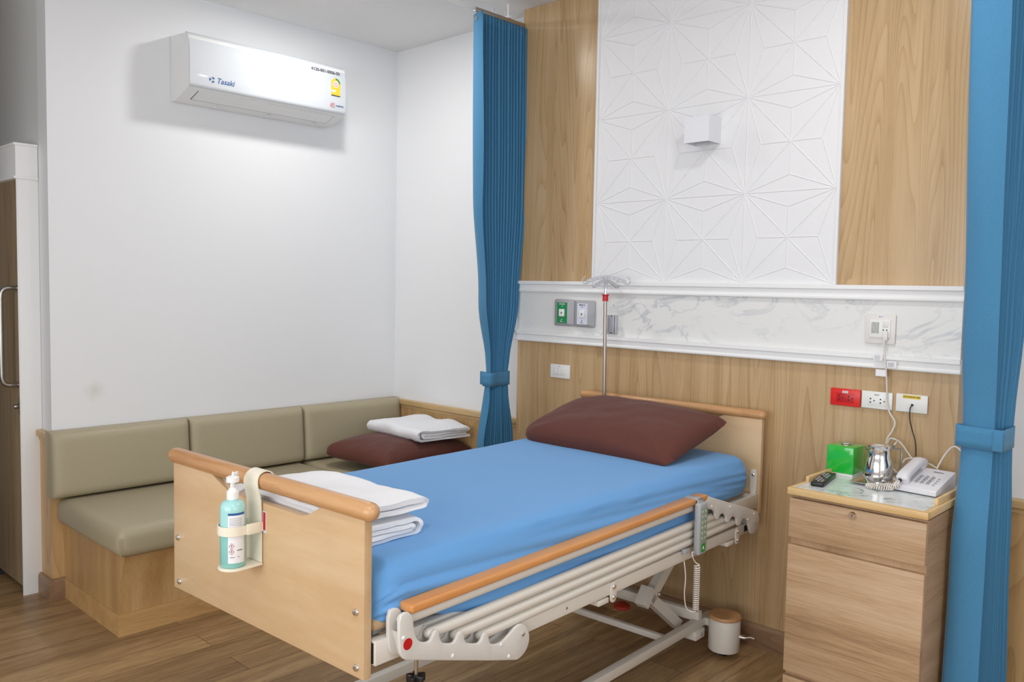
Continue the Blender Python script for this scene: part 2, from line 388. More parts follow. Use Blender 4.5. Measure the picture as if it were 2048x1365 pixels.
def chaikin(p, it=1, closed=True):
    for _ in range(it):
        q = []; n = len(p)
        for i in range(n if closed else n-1):
            a = p[i]; b = p[(i+1) % n]
            q.append(tuple(a[k]*.75+b[k]*.25 for k in range(len(a)))); q.append(tuple(a[k]*.25+b[k]*.75 for k in range(len(a))))
        if not closed: q = [p[0]]+q+[p[-1]]
        p = q
    return p
def spline(p, n=8, closed=False):
    p = [Vector(q) for q in p]; out = []; m = len(p)
    for i in range(m if closed else m-1):
        if closed: a, b, c, d = p[i-1], p[i], p[(i+1) % m], p[(i+2) % m]
        else: a, b, c, d = p[max(i-1, 0)], p[i], p[i+1], p[min(i+2, m-1)]
        for k in range(n):
            t = k/n; out.append(0.5*((2*b)+(c-a)*t+(2*a-5*b+4*c-d)*t*t+(3*b-a-3*c+d)*t**3))
    if not closed: out.append(p[-1])
    return out
def lerp_tab(tab, x):
    if x <= tab[0][0]: return tab[0][1]
    for (a, b), (c, d) in zip(tab, tab[1:]):
        if x <= c:
            t = (x-a)/(c-a); t = t*t*(3-2*t); return b+(d-b)*t
    return tab[-1][1]
def lettering(text, size, mat, org, xdir, ydir, parent, name='lettering', base=(0, 0, 0), depth=0.0003, align='CENTER', shear=0.0, width=1.0, bold=.012):
    """flat letters whose text direction is xdir and whose up is ydir, in the parent's own space"""
    cu = bpy.data.curves.new('font', 'FONT'); cu.body = text; cu.size = size; cu.extrude = depth; cu.align_x = align; cu.align_y = 'CENTER'; cu.shear = shear
    cu.resolution_u = 3; cu.offset = size*bold
    to = bpy.data.objects.new('font', cu); COL.objects.link(to)
    dg = bpy.context.evaluated_depsgraph_get(); me = bpy.data.meshes.new_from_object(to.evaluated_get(dg))
    bpy.data.objects.remove(to); bpy.data.curves.remove(cu)
    xd = Vector(xdir).normalized(); yd = Vector(ydir).normalized(); zd = xd.cross(yd)
    for v in me.vertices:
        v.co = Vector(org)-Vector(base) + xd*v.co.x*width + yd*v.co.y + zd*v.co.z
    me.materials.clear(); me.materials.append(M[mat]); me.name = name
    o = bpy.data.objects.new(name, me); COL.objects.link(o); o.parent = parent
    return o

# ---------------------------------------------------------------- the room
XL, YR, YD = -1.166, 0.086, -1.957          # left wall, back wall (recess), return wall beside the door
XW, YF, XH = 4.9, -5.4, -3.0                # right wall, wall behind the camera, far end of the hall
CAPZ = 0.802
struct('floor', MB().box((XH-.1, YF-.1, -0.08), (XW+.1, YR+.12, 0)), 'floor')
struct('ceiling', MB().box((XH-.1, YF-.1, CEIL), (XW+.1, YR+.12, CEIL+.1)), 'ceil')
struct('wall_back', MB().box((XL-.12, YR, 0), (XW+.1, YR+.12, CEIL)), 'paint')
struct('wall_left', MB().box((XL-.12, YD, 0), (XL, YR, CEIL)), 'paint_left')
struct('wall_return', MB().box((XH, YD, 0), (XL-.12, YD+.12, CEIL)), 'paint_hall')
struct('wall_hall', MB().box((XH-.1, YF, 0), (XH, YD+.12, CEIL)), 'paint_hall')
FX0, FX1, FZ0, FZ1 = .35, 4.05, .7, 2.5
b = MB(); b.box((XH-.1, YF-.1, 0), (FX0, YF, CEIL)); b.box((FX1, YF-.1, 0), (XW+.1, YF, CEIL)); b.box((FX0, YF-.1, 0), (FX1, YF, FZ0)); b.box((FX0, YF-.1, FZ1), (FX1, YF, CEIL))
struct('wall_front', b, 'paint')
struct('added_shade_wall', MB().box((-1.0, YF, 0), (-.9, -2.95, CEIL)), 'paint')  # unseen wall, added to keep the rear fill light off the hall door
WY0, WY1, WZ0, WZ1 = -3.75, -1.45, 1.0, 2.5
b = MB()
b.box((XW, YF, 0), (XW+.1, WY0, CEIL)); b.box((XW, WY1, 0), (XW+.1, YR, CEIL)); b.box((XW, WY0, 0), (XW+.1, WY1, WZ0)); b.box((XW, WY0, WZ1), (XW+.1, WY1, CEIL))
struct('wall_right', b, 'paint')
win = root('added_window_1', (XW, (WY0+WY1)/2, WZ0), None, None, kind='structure'); PW = P(win)  # made-up window out of view, added to go with the side fill light
b = MB()
for y in (WY0, (WY0+WY1)/2-.03, WY1-.06): b.box((XW+.02, y, WZ0), (XW+.08, y+.06, WZ1), .004)
b.box((XW+.02, WY0, WZ0), (XW+.08, WY1, WZ0+.06), .004); b.box((XW+.02, WY0, WZ1-.06), (XW+.08, WY1, WZ1), .004)
PW(b, 'added_window_frame', 'white_trim')
PW(MB().box((XW+.047, WY0+.03, WZ0+.03), (XW+.053, WY1-.03, WZ1-.03)), 'glass', 'glass')

win = root('added_window_2', ((FX0+FX1)/2, YF-.05, FZ0), None, None, kind='structure'); PW = P(win)  # second unseen window, added behind the camera for the frontal fill
b = MB()
for x in (FX0, (FX0+FX1)/2-.03, FX1-.06): b.box((x, YF-.08, FZ0), (x+.06, YF-.02, FZ1), .004)
b.box((FX0, YF-.08, FZ0), (FX1, YF-.02, FZ0+.06), .004); b.box((FX0, YF-.08, FZ1-.06), (FX1, YF-.02, FZ1), .004)
PW(b, 'added_window_frame', 'white_trim')
PW(MB().box((FX0+.03, YF-.053, FZ0+.03), (FX1-.03, YF-.047, FZ1-.03)), 'glass', 'glass')

# wooden wainscot with its cap, left wall, back wall left and right of the bed panel
struct('trim_1', MB().box((XL+.0005, YD, 0), (XL+.012, YR-.0005, CAPZ-.045)).box((XL-.127, YD-.012, 0), (XL+.012, YD-.0005, CAPZ-.045)), 'wains')
struct('trim_2', MB().box((XL+.012, YR-.012, 0), (-.002, YR-.0005, CAPZ-.045)), 'wains')
struct('trim_3', MB().box((2.202, YR-.012, 0), (XW-.001, YR-.0005, CAPZ+.008-.045)), 'wains')
def cap_profile(mb, fn, a, c):
    pr = [(0, 0), (.016, 0), (.018, .012), (.028, .020), (.030, .026), (.030, .046), (.026, .050), (0, .050)]
    return mb.prism(pr, fn, a, c)
b = MB(); cap_profile(b, lambda u, v, t: (XL+u, t, CAPZ-.05+v), YD-.0005, YR-.001)
cap_profile(b, lambda u, v, t: (t, YD-u, CAPZ-.05+v), XL-.128, XL+.0295)
struct('trim_4', b, 'cap', smooth=30)
b = MB(); cap_profile(b, lambda u, v, t: (t, YR-u, CAPZ-.05+v), XL+.03, -.003)
struct('trim_5', b, 'cap', smooth=30)
b = MB(); cap_profile(b, lambda u, v, t: (t, YR-u, CAPZ+.008-.05+v), 2.203, XW-.001)
struct('trim_6', b, 'cap', smooth=30)
def skirt(mb, fn, a, c):
    return mb.prism([(0, 0), (.018, 0), (.018, .085), (.012, .1), (0, .1)], fn, a, c)
b = MB(); skirt(b, lambda u, v, t: (t, YD-.012-u, v), XL-.127, XL+.030); skirt(b, lambda u, v, t: (XL+.012+u, t, v), YD-.0125, -1.9055)
struct('baseboard_left', b, 'skirt')
b = MB(); skirt(b, lambda u, v, t: (t, -.0005-u, v), -.0, 2.2); skirt(b, lambda u, v, t: (t, YR-.0125-u, v), 2.202, XW-.002); skirt(b, lambda u, v, t: (t, YR-.0125-u, v), XL+.8, -.003)
struct('baseboard_back', b, 'skirt')

# ---- panelled wall behind the bed
struct('wall_panel', MB().box((0, 0, 0), (2.2, YR-.0005, CEIL-.001)), 'veneer')
# marble band and its two mouldings
struct('trim_7', MB().box((0.001, -.008, 1.29), (2.2015, -.0005, 1.515)), 'marble')
def moulding(z0, z1, name, flip):
    h = z1-z0
    pr = [(0, 0), (.020, 0), (.022, .004), (.022, h*.18), (.017, h*.28), (.017, h*.62), (.020, h*.7), (.028, h*.72), (.028, h), (0, h)]
    if flip: pr = [(u, h-v) for u, v in pr][::-1]
    b = MB().prism(pr, lambda u, v, t: (t, -.0005-u, z0+v), -.004, 2.206)
    struct(name, b, 'white_trim', smooth=0)
moulding(1.505, 1.562, 'trim_8', False)
moulding(1.244, 1.296, 'trim_9', False)
# white relief panel with its star pattern
b = MB()
SX0, SX1, SZ0 = .509, 1.737, 1.562
b.box((SX0, -.012, SZ0), (SX1, -.0005, CEIL-.002))
b.box((SX0, -.018, SZ0), (SX0+.014, -.012, CEIL-.002), .002); b.box((SX1-.014, -.018, SZ0), (SX1, -.012, CEIL-.002), .002)
CX = [.527, .927, 1.325, 1.722]; CZ = [1.567, 1.945, 2.348, 2.737, 3.13]
def ridge(p, q, w=.0034, h=.0026):
    """a slim triangular raised line on the panel face"""
    z = CEIL-.003
    if p[1] > z and q[1] > z: return
    if q[1] > z: q = (p[0]+(q[0]-p[0])*(z-p[1])/(q[1]-p[1]), z)
    if p[1] > z: p = (q[0]+(p[0]-q[0])*(z-q[1])/(p[1]-q[1]), z)
    d = V(q[0]-p[0], 0, q[1]-p[1]); L = d.length
    if L < 1e-4: return
    d.normalize(); n = V(-d.z, 0, d.x)*w
    A = V(p[0], -.0118, p[1]); B = V(q[0], -.0118, q[1]); t = V(0, -h, 0)
    b.add([A-n, A+n, A+t, B-n, B+n, B+t], [(0, 2, 5, 3), (2, 1, 4, 5), (0, 1, 2), (3, 5, 4)])
for i in range(3):
    for j in range(4):
        x0, x1, z0, z1 = CX[i], CX[i+1], CZ[j], CZ[j+1]; w, h = x1-x0, z1-z0; mx, mz = (x0+x1)/2, (z0+z1)/2
        k = .168
        pb, pt, pl, pr_ = (mx, z0+k*h), (mx, z1-k*h), (x0+k*w, mz), (x1-k*w, mz); m = (mx, mz)
        c = [(x0, z0), (x1, z0), (x1, z1), (x0, z1)]
        for q in c + [pb, pt, pl, pr_]: ridge(m, q)
        ridge(pb, c[0]); ridge(pb, c[1]); ridge(pt, c[2]); ridge(pt, c[3]); ridge(pl, c[0]); ridge(pl, c[3]); ridge(pr_, c[1]); ridge(pr_, c[2])
        if i > 0: ridge(c[0], c[3])
        if j > 0: ridge(c[0], c[1])
struct('trim_10', b, 'star')

# ---- sliding door of the bathroom on the return wall
dr = root('door_1', (-1.3, -2.0, 0), None, None, kind='structure'); PD = P(dr)
PD(MB().box((-2.45, -2.037, .03), (-1.303, -2.0, 2.03), .002), 'door_leaf', 'door', smooth=30)
b = MB()
b.box((-1.303, -2.046, 0), (-1.2935, YD-.0005, 2.0), .002); b.box((-1.3025, -2.052, 0), (-1.2955, -2.044, 2.0), .002)
b.box((-2.5, YD-.03, 0), (-1.303, YD-.001, .02))
PD(b, 'door_jamb', 'white_trim', smooth=30)
b = MB()
b.box((-2.6, -2.055, 1.995), (-1.290, YD-.002, 2.148), .002)
b.box((-2.6, -2.064, 1.988), (-1.283, YD-.002, 2.000), .002); b.box((-2.6, -2.064, 2.142), (-1.283, YD-.002, 2.154), .002)
PD(b, 'door_header', 'white_trim', smooth=30)
b = MB()
hx = -1.362
b.tube(spline([(hx, -2.037, 1.478), (hx, -2.085, 1.476), (hx, -2.105, 1.452), (hx, -2.108, 1.39), (hx, -2.108, 1.25), (hx, -2.108, 1.10), (hx, -2.105, 1.04), (hx, -2.085, 1.017), (hx, -2.037, 1.015)], 6), .0105, 14)
for z in (1.478, 1.015): b.lathe([(.016, 0), (.016, .004), (.011, .006)], (hx, -2.037, z), 20, (0, -1, 0))
PD(b, 'door_handle', 'steel')
b = MB(); b.box((-1.345, -2.045, .875), (-1.315, -2.037, .955), .003); b.lathe([(.012, 0), (.012, .02), (.009, .024)], (-1.33, -2.045, .915), 16, (0, -1, 0))
PD(b, 'door_lock', 'steel')
b = MB().box((-2.6, -2.62, .001), (-1.70, -2.025, .009), .003)
tag(b.build('floor_mat', 'navy', origin=(-2.15, -2.2, 0)), 'dark navy mat on the floor in front of the sliding door', 'mat')

# ---- downlights
L0 = None
wh = ['white recessed round downlight in the ceiling above the bench', 'white recessed downlight in the ceiling above the bedside cabinet', 'white recessed downlight in the ceiling near the camera']
for i, (x, y, w) in enumerate(LAMPS):
    if L0 is None:
        L0 = r = root('downlight', (x, y, CEIL), wh[0], 'ceiling light', group='recessed ceiling downlights')
        MB().lathe([(.074, -.0005), (.098, -.0005), (.098, -.006), (.090, -.010), (.076, -.006), (.074, -.0005)], (0, 0, 0), 40, caps=False).build('trim_ring', 'white_plastic', r)
        MB().lathe([(.0001, -.014), (.045, -.012), (.066, -.007), (.0745, -.0015), (.0745, -.0005), (.0001, -.0005)], (0, 0, 0), 40, caps=False).build('diffuser', 'diffuser', r)
    else:
        r = copy_tree(L0); r.location = (x, y, CEIL); r['label'] = wh[i]

# ---------------------------------------------------------------- air conditioner
ac = root('air_conditioner', (XL, -.915, 2.43), 'white wall mounted air conditioner high on the left wall above the bench', 'air conditioner'); PA = P(ac)
A0, A1 = -1.376, -.452
prof = [(.001, 2.437), (.035, 2.434), (.060, 2.437), (.20, 2.484), (.2045, 2.50), (.2045, 2.72), (.195, 2.742), (.17, 2.752), (.001, 2.764)]
b = MB().prism(chaikin(prof[1:], 1, False) + [prof[0]], lambda u, v, t: (XL+u, t, v), A0, A1, .004)
PA(b, 'housing', 'ac_body')
fp = [(.188, 2.487), (.200, 2.487), (.2085, 2.494), (.2115, 2.506), (.2128, 2.56), (.2129, 2.60), (.2126, 2.63), (.2116, 2.655), (.2097, 2.68), (.2070, 2.70), (.2028, 2.72), (.1945, 2.74), (.180, 2.753), (.165, 2.758), (.165, 2.74), (.18, 2.72), (.188, 2.60)]
b = MB().prism(fp, lambda u, v, t: (XL+u, t, v), A0+.002, A1-.002, .003)
fpn = PA(b, 'front_panel', 'ac', smooth=50)
sl = lambda u, v, t: (XL+.062+u*.955-v*.30*0, t, 2.4375+u*.335-v)
b = MB().prism([(.030, -.002), (.118, -.002), (.118, .0015), (.030, .0015)], sl, A0+.062, A1-.055)
PA(b, 'air_slot', 'ac_slot', smooth=0)
b = MB().prism([(.0365, -.001), (.1185, -.001), (.1185, .004), (.0365, .004)], sl, A0+.066, A1-.059, .001)
PA(b, 'louver', 'ac_body', smooth=0)
for y in (-1.17, -.87, -.58): PA(MB().box((XL+.045, y, 2.4325), (XL+.075, y+.02, 2.439), .001), 'latch', 'ac_body')
lx = XL+.2132
base = ac.location
xd, yd = (0, 1, 0), (0, 0, 1)
def acl(txt, size, mat, y, z, nm='lettering', dx=0.0, up=(0, 0, 1), **kw): return lettering(txt, size, mat, (lx+dx, y, z), xd, up, ac, nm, base, **kw)
acl('Tasaki', .038, 'blueink', -1.235, 2.535, shear=.25, align='LEFT')
acl('4120-001-0006-50', .025, 'darkgrey', -.585, 2.708, width=1.0, bold=.025, dx=-.0070, up=(-.2, 0, .98))
acl('INVERTER', .012, 'blueink', -.497, 2.528, shear=.2)
acl('DC', .014, 'redink', -.541, 2.5285, shear=.2)
b = MB(); b.tube([(lx, -.541+.016*math.cos(a), 2.5285+.012*math.sin(a)) for a in [math.radians(40+i*14) for i in range(21)]], .0011, 6)
PA(b, 'emblem_ring', 'redink')
b = MB()
for k in range(3):
    a0 = math.radians(120*k+20)
    pts = [(math.cos(a0+i*.3)*.015, math.sin(a0+i*.3)*.015) for i in range(5)] + [(math.cos(a0+1.2)*.006, math.sin(a0+1.2)*.006), (math.cos(a0+.2)*.006, math.sin(a0+.2)*.006)]
    b.prism(pts, lambda u, v, t: (lx+t, -1.258+u, 2.536+v), 0, .0006)
PA(b, 'emblem', 'blueink', smooth=0)
# energy label
ey, ez = -.522, 2.632
arch = [(-.030, -.052), (.030, -.052), (.030, .018)] + [(.030*math.cos(a), .018+.030*math.sin(a)) for a in [math.radians(i*15) for i in range(1, 13)]]
lab = PA(MB().prism(arch, lambda u, v, t: (lx+t, ey+u, ez+v), -.0003, .0006), 'energy_label', 'yellow', smooth=0)
b = MB()
band = [(.029*math.cos(a), .018+.029*math.sin(a)) for a in [math.radians(5+i*10) for i in range(10)]] + [(.020*math.cos(a), .018+.020*math.sin(a)) for a in [math.radians(95-i*10) for i in range(10)]]
b.prism(band, lambda u, v, t: (lx+t, ey+u, ez+v), .0005, .0009); PA(b, 'label_arc', 'green', lab, smooth=0)
b = MB(); b.prism([(.018*math.cos(a), .014+.018*math.sin(a)) for a in [math.radians(i*20) for i in range(18)]], lambda u, v, t: (lx+t, ey+u, ez+v), .0005, .0010)
b.box((lx+.0005, ey-.026, ez-.030), (lx+.0009, ey-.002, ez-.018)); PA(b, 'label_field', 'paper', lab, smooth=0)
b = MB(); b.box((lx+.0005, ey-.030, ez-.052), (lx+.0009, ey+.030, ez-.046)); PA(b, 'label_footer', 'darkgrey', lab, smooth=0)
b = MB(); b.tube([(lx+.001, ey+.011*math.cos(a), ez+.013+.011*math.sin(a)) for a in [2*PI*i/20 for i in range(20)]], .0013, 6, closed=True); PA(b, 'label_ring', 'redink', lab)
lettering('5', .018, 'redink', (lx+.0012, ey, ez+.013), xd, yd, lab, 'numeral', base)

# ---------------------------------------------------------------- sconce on the star panel
sc = root('wall_sconce', (1.135, -.012, 2.22), 'small white cube wall lamp in the middle of the star panel', 'wall lamp'); PS = P(sc)
b = MB()
x0, x1, y0, z0, z1 = 1.078, 1.200, -.112, 2.168, 2.278
o4 = [(x0, y0), (x1, y0), (x1, -.0125), (x0, -.0125)]; i4 = [(x0+.006, y0+.006), (x1-.006, y0+.006), (x1-.006, -.0185), (x0+.006, -.0185)]
zi = z0+.055; ze = z1-.055
vs = [(x, y, z) for z, o_ in ((z0, o4), (z1, o4), (z0, i4), (zi, i4), (z1, i4), (ze, i4)) for x, y in o_]
fs = []
for k in range(4):
    j = (k+1) % 4
    fs += [(k, j, 4+j, 4+k), (k, 8+k, 8+j, j), (8+k, 12+k, 12+j, 8+j), (4+k, 4+j, 16+j, 16+k), (16+k, 16+j, 20+j, 20+k)]
fs += [(12, 15, 14, 13), (20, 21, 22, 23)]
b.add(vs, fs)
PS(b, 'housing', 'smudge', smooth=0)
b = MB().cyl((1.139, -.062, z0+.025), (1.139, -.062, z0+.0555), .022)
PS(b, 'lamp_insert', 'gasgrey')

# ---------------------------------------------------------------- wall plates
def gas(x0, x1, z0, z1, facemat, inkmat, txt, label):
    cx, cz = (x0+x1)/2, (z0+z1)/2
    r = root('gas_outlet', (cx, -.008, cz), label, 'gas outlet', group='medical gas outlets on the marble band'); Q = P(r)
    w, h = (x1-x0)/2-.001, (z1-z0)/2; iw, ih = .033, .052
    b = bmesh.new()
    def rect(W, H, y, rr):
        out = []
        for sx, sz, a0 in ((1, 1, 0), (-1, 1, 90), (-1, -1, 180), (1, -1, 270)):
            for k in range(4):
                a = math.radians(a0+k*30); out.append((cx+sx*(W-rr)+rr*math.cos(a), y, cz+sz*(H-rr)+rr*math.sin(a)))
        return out
    rings = [rect(w, h, -.0085, .010), rect(w, h, -.016, .010), rect(w-.004, h-.004, -.020, .008), rect(iw+.001, ih+.001, -.034, .002)]
    m = MB(); vs = [p for g in rings for p in g]; n = 16; fs = []
    for g in range(3):
        for k in range(n): fs.append((g*n+k, g*n+(k+1) % n, (g+1)*n+(k+1) % n, (g+1)*n+k))
    fs.append(tuple(3*n+k for k in range(n))); fs.append(tuple(range(n))[::-1]); m.add(vs, fs); b.free()
    Q(m, 'housing', 'gasgrey', smooth=20)
    fp_ = Q(MB().box((cx-iw, -.0352, cz-ih), (cx+iw, -.034, cz+ih)), 'face_label', facemat, smooth=0)
    so = Q(MB().box((cx-.018, -.040, cz-.019), (cx+.018, -.035, cz+.019), .005, 3), 'socket', 'white_plastic')
    b2 = MB().lathe([(.004, 0), (.004, .0012)], (cx, -.0395, cz), 12, (0, -1, 0)); b2.box((cx-.002, -.0407, cz-.007), (cx+.002, -.0395, cz))
    Q(b2, 'socket_hole', 'darkgrey', so)
    for dz in (.034, -.034): Q(MB().lathe([(.0028, 0), (.0028, .001)], (cx, -.0352, cz+dz), 10, (0, -1, 0)), 'screw', 'white_plastic' if inkmat == 'paper' else 'darkgrey')
    lettering(txt, .0095, inkmat, (cx, -.0356, cz+.044), (1, 0, 0), (0, 0, 1), r, 'lettering', r.location)
    b4 = MB(); b4.prism([(-.010, -.046), (.010, -.046), (.010, -.0445), (-.004, -.0445), (-.004, -.039), (-.006, -.039)], lambda u, v, t: (cx+u, -.0352-t, cz+v), 0, .0005)
    Q(b4, 'maker_mark', inkmat, smooth=0)
gas(.272, .404, 1.334, 1.470, 'green', 'paper', 'OXYGEN', 'grey gas outlet with a green face, left of the pair on the marble')
gas(.404, .536, 1.333, 1.468, 'paleblue', 'darkgrey', 'MEDICAL', 'grey gas outlet with a pale blue face, right of the pair by the drip pole')
r = root('wall_bracket', (.642, -.008, 1.355), 'small grey slotted metal bracket on the marble right of the drip pole', 'bracket'); Q = P(r)
b = MB().box((.611, -.017, 1.308), (.673, -.0085, 1.402), .003); b.box((.611, -.030, 1.308), (.624, -.016, 1.402), .004); b.box((.654, -.030, 1.308), (.662, -.016, 1.402), .003); b.box((.664, -.026, 1.308), (.673, -.016, 1.402), .003)
Q(b, 'plate', 'alu')
Q(MB().lathe([(.003, 0), (.003, .001)], (.639, -.017, 1.396), 12, (0, -1, 0)), 'screw', 'darkgrey')
Q(MB().box((.631, -.0178, 1.312), (.645, -.017, 1.316)), 'maker_mark', 'darkgrey')
tag(MB().lathe([(.002, 0), (.002, .0008)], (.642, -.0082, 1.448), 10, (0, -1, 0)).build('screw_hole', 'darkgrey', origin=(.642, -.0082, 1.448)), 'tiny dark screw plug on the marble above the metal bracket', 'screw')

r = root('light_switch', (.31, -.0005, 1.099), 'white three gang light switch on the wood panel left of the bed', 'switch'); Q = P(r)
Q(MB().box((.245, -.009, 1.063), (.376, -.0005, 1.134), .003), 'cover_plate', 'white_plastic')
b = MB().box((.272, -.010, 1.080), (.345, -.009, 1.116), .001); fr_ = Q(b, 'switch_frame', 'call')
for k in range(3):
    x = .275+k*.0228
    Q(MB().box((x, -.0125, 1.083), (x+.0215, -.0095, 1.113), .0012), 'rocker', 'white_plastic')
Q(MB().box((.302, -.0095, 1.122), (.310, -.009, 1.124)), 'lettering', 'darkgrey', smooth=0)

def outlet(x0, x1, z0, z1, plate, insert, label, hole):
    cx, cz = (x0+x1)/2, (z0+z1)/2
    r = root('power_outlet', (cx, -.0005, cz), label, 'outlet', group='outlets above the bedside cabinet'); Q = P(r)
    Q(MB().box((x0, -.010, z0), (x1, -.0005, z1), .003), 'cover_plate', plate)
    Q(MB().box((cx-.034, -.0115, cz-.019), (cx+.034, -.0095, cz+.016), .0008), 'socket_insert', insert)
    for dx in (-.019, .019):
        b = MB()
        for dz, s in ((.006, 1), (-.010, -1)):
            b.prism([(-.004, -.0035*s), (.004, -.0035*s), (0, .0035*s)], lambda u, v, t: (cx+dx-.004+u, -.0115-t, cz+dz+v), 0, .0005)
        b.lathe([(.0026, 0), (.0026, .0006)], (cx+dx+.010, -.0114, cz-.002), 12, (0, -1, 0))
        Q(b, 'socket_hole', hole, smooth=0)
    Q(MB().box((cx-.011, -.0104, z1-.017), (cx+.011, -.0099, z1-.008)), 'sticker', 'paper' if plate == 'redplate' else plate, smooth=0)
    lettering('UPS 10A' if False else 'A2-10', .0065, 'darkgrey', (cx, -.0107, z1-.0125), (1, 0, 0), (0, 0, 1), r, 'lettering', r.location)
    return r
outlet(1.732, 1.851, 1.084, 1.152, 'redplate', 'redface', 'red double power outlet on the wood panel above the tissue box', 'black')
outlet(1.856, 1.972, 1.086, 1.153, 'white_plastic', 'white_plastic', 'white double power outlet, middle of three, right of the red outlet', 'black')
r = root('phone_outlet', (2.042, -.0005, 1.12), 'white phone outlet with a yellow label, rightmost of three', 'outlet', group='outlets above the bedside cabinet'); Q = P(r)
Q(MB().box((1.985, -.010, 1.087), (2.099, -.0005, 1.155), .003), 'cover_plate', 'white_plastic')
yl = Q(MB().box((2.010, -.0106, 1.1385), (2.074, -.0099, 1.1515)), 'name_label', 'yellow', smooth=0)
lettering('EXTENSION 304', .0082, 'darkgrey', (2.042, -.0109, 1.145), (1, 0, 0), (0, 0, 1), yl, 'lettering', r.location)
Q(MB().box((2.034, -.0108, 1.1), (2.056, -.0098, 1.132), .001), 'jack', 'white_plastic')
b = MB().box((2.041, -.013, 1.112), (2.050, -.0105, 1.120), .001); Q(b, 'jack_hole', 'black')
tg = MB().tube(spline([(2.046, -.016, 1.116), (2.043, -.026, 1.10), (2.045, -.026, 1.06), (2.055, -.024, 1.02), (2.068, -.026, .98), (2.075, -.035, .93), (2.078, -.05, .88), (2.09, -.07, .845), (2.12, -.075, .8425)], 8), .0022, 8)
tag(tg.build('phone_cable', 'cordblack', origin=(2.046, -.016, .845)), 'thin black cable hanging from the phone outlet with the yellow label', 'cable')

# nurse call unit and its cord
r = root('nurse_call_unit', (1.916, -.008, 1.395), 'square white call unit with a speaker grille on the marble band', 'call unit'); Q = P(r)
Q(MB().box((1.860, -.017, 1.338), (1.974, -.0085, 1.451), .004), 'back_plate', 'call')
ip = Q(MB().box((1.879, -.022, 1.362), (1.956, -.016, 1.430), .002), 'front_plate', 'white_plastic')
b = MB()
for k in range(7): b.box((1.887+k*.0042, -.0225, 1.378), (1.8885+k*.0042, -.0215, 1.421))
Q(b, 'speaker_grille', 'darkgrey', smooth=0)
Q(MB().box((1.928, -.025, 1.402), (1.949, -.0215, 1.425), .002), 'call_button', 'call')
for x in (1.931, 1.944): Q(MB().lathe([(.0028, 0), (.0028, .001)], (x, -.022, 1.392), 12, (0, -1, 0)), 'jack_hole', 'darkgrey')
Q(MB().box((1.907, -.0175, 1.4375), (1.928, -.0168, 1.4465)), 'sticker', 'paper', smooth=0)
lettering('A2-10', .006, 'blueink', (1.9175, -.0179, 1.442), (1, 0, 0), (0, 0, 1), r, 'lettering', r.location)
r = root('call_cord', (1.942, -.03, 1.0), 'white call cord with paper tags hanging from the call unit to the cabinet', 'cord'); Q = P(r)
pts = [(1.942, -.030, 1.372), (1.940, -.033, 1.33), (1.945, -.036, 1.29), (1.953, -.035, 1.24), (1.956, -.026, 1.17), (1.957, -.022, 1.12), (1.968, -.020, 1.08), (1.990, -.022, 1.045), (1.982, -.025, 1.01), (1.966, -.03, .975), (1.968, -.035, .93), (1.985, -.045, .888), (2.02, -.055, .86), (2.06, -.06, .8425)]
Q(MB().tube(spline(pts, 8), .0030, 10), 'cable', 'cordwhite')
Q(MB().box((1.9335, -.034, 1.352), (1.9505, -.0225, 1.386), .003), 'plug', 'call')
b = MB().box((1.905, -.0375, 1.276), (1.939, -.0365, 1.298)); tg1 = Q(b, 'tag', 'paper', smooth=0)
b = MB().box((1.956, -.037, 1.252), (1.990, -.036, 1.276)); tg2 = Q(b, 'tag', 'paper', smooth=0)
b = MB().box((1.914, -.0335, 1.216), (1.952, -.0325, 1.242)); Q(b, 'tag', 'paper', smooth=0)
for tgx, x, z in ((tg1, 1.909, 1.279), (tg2, 1.960, 1.256)):
    b = MB()
    for k in range(5): b.box((x, -.0381, z+k*.0034), (x+.020+.003*(k % 2), -.0372, z+.0012+k*.0034))
    Q(b, 'print', 'gasgrey', tgx, smooth=0)

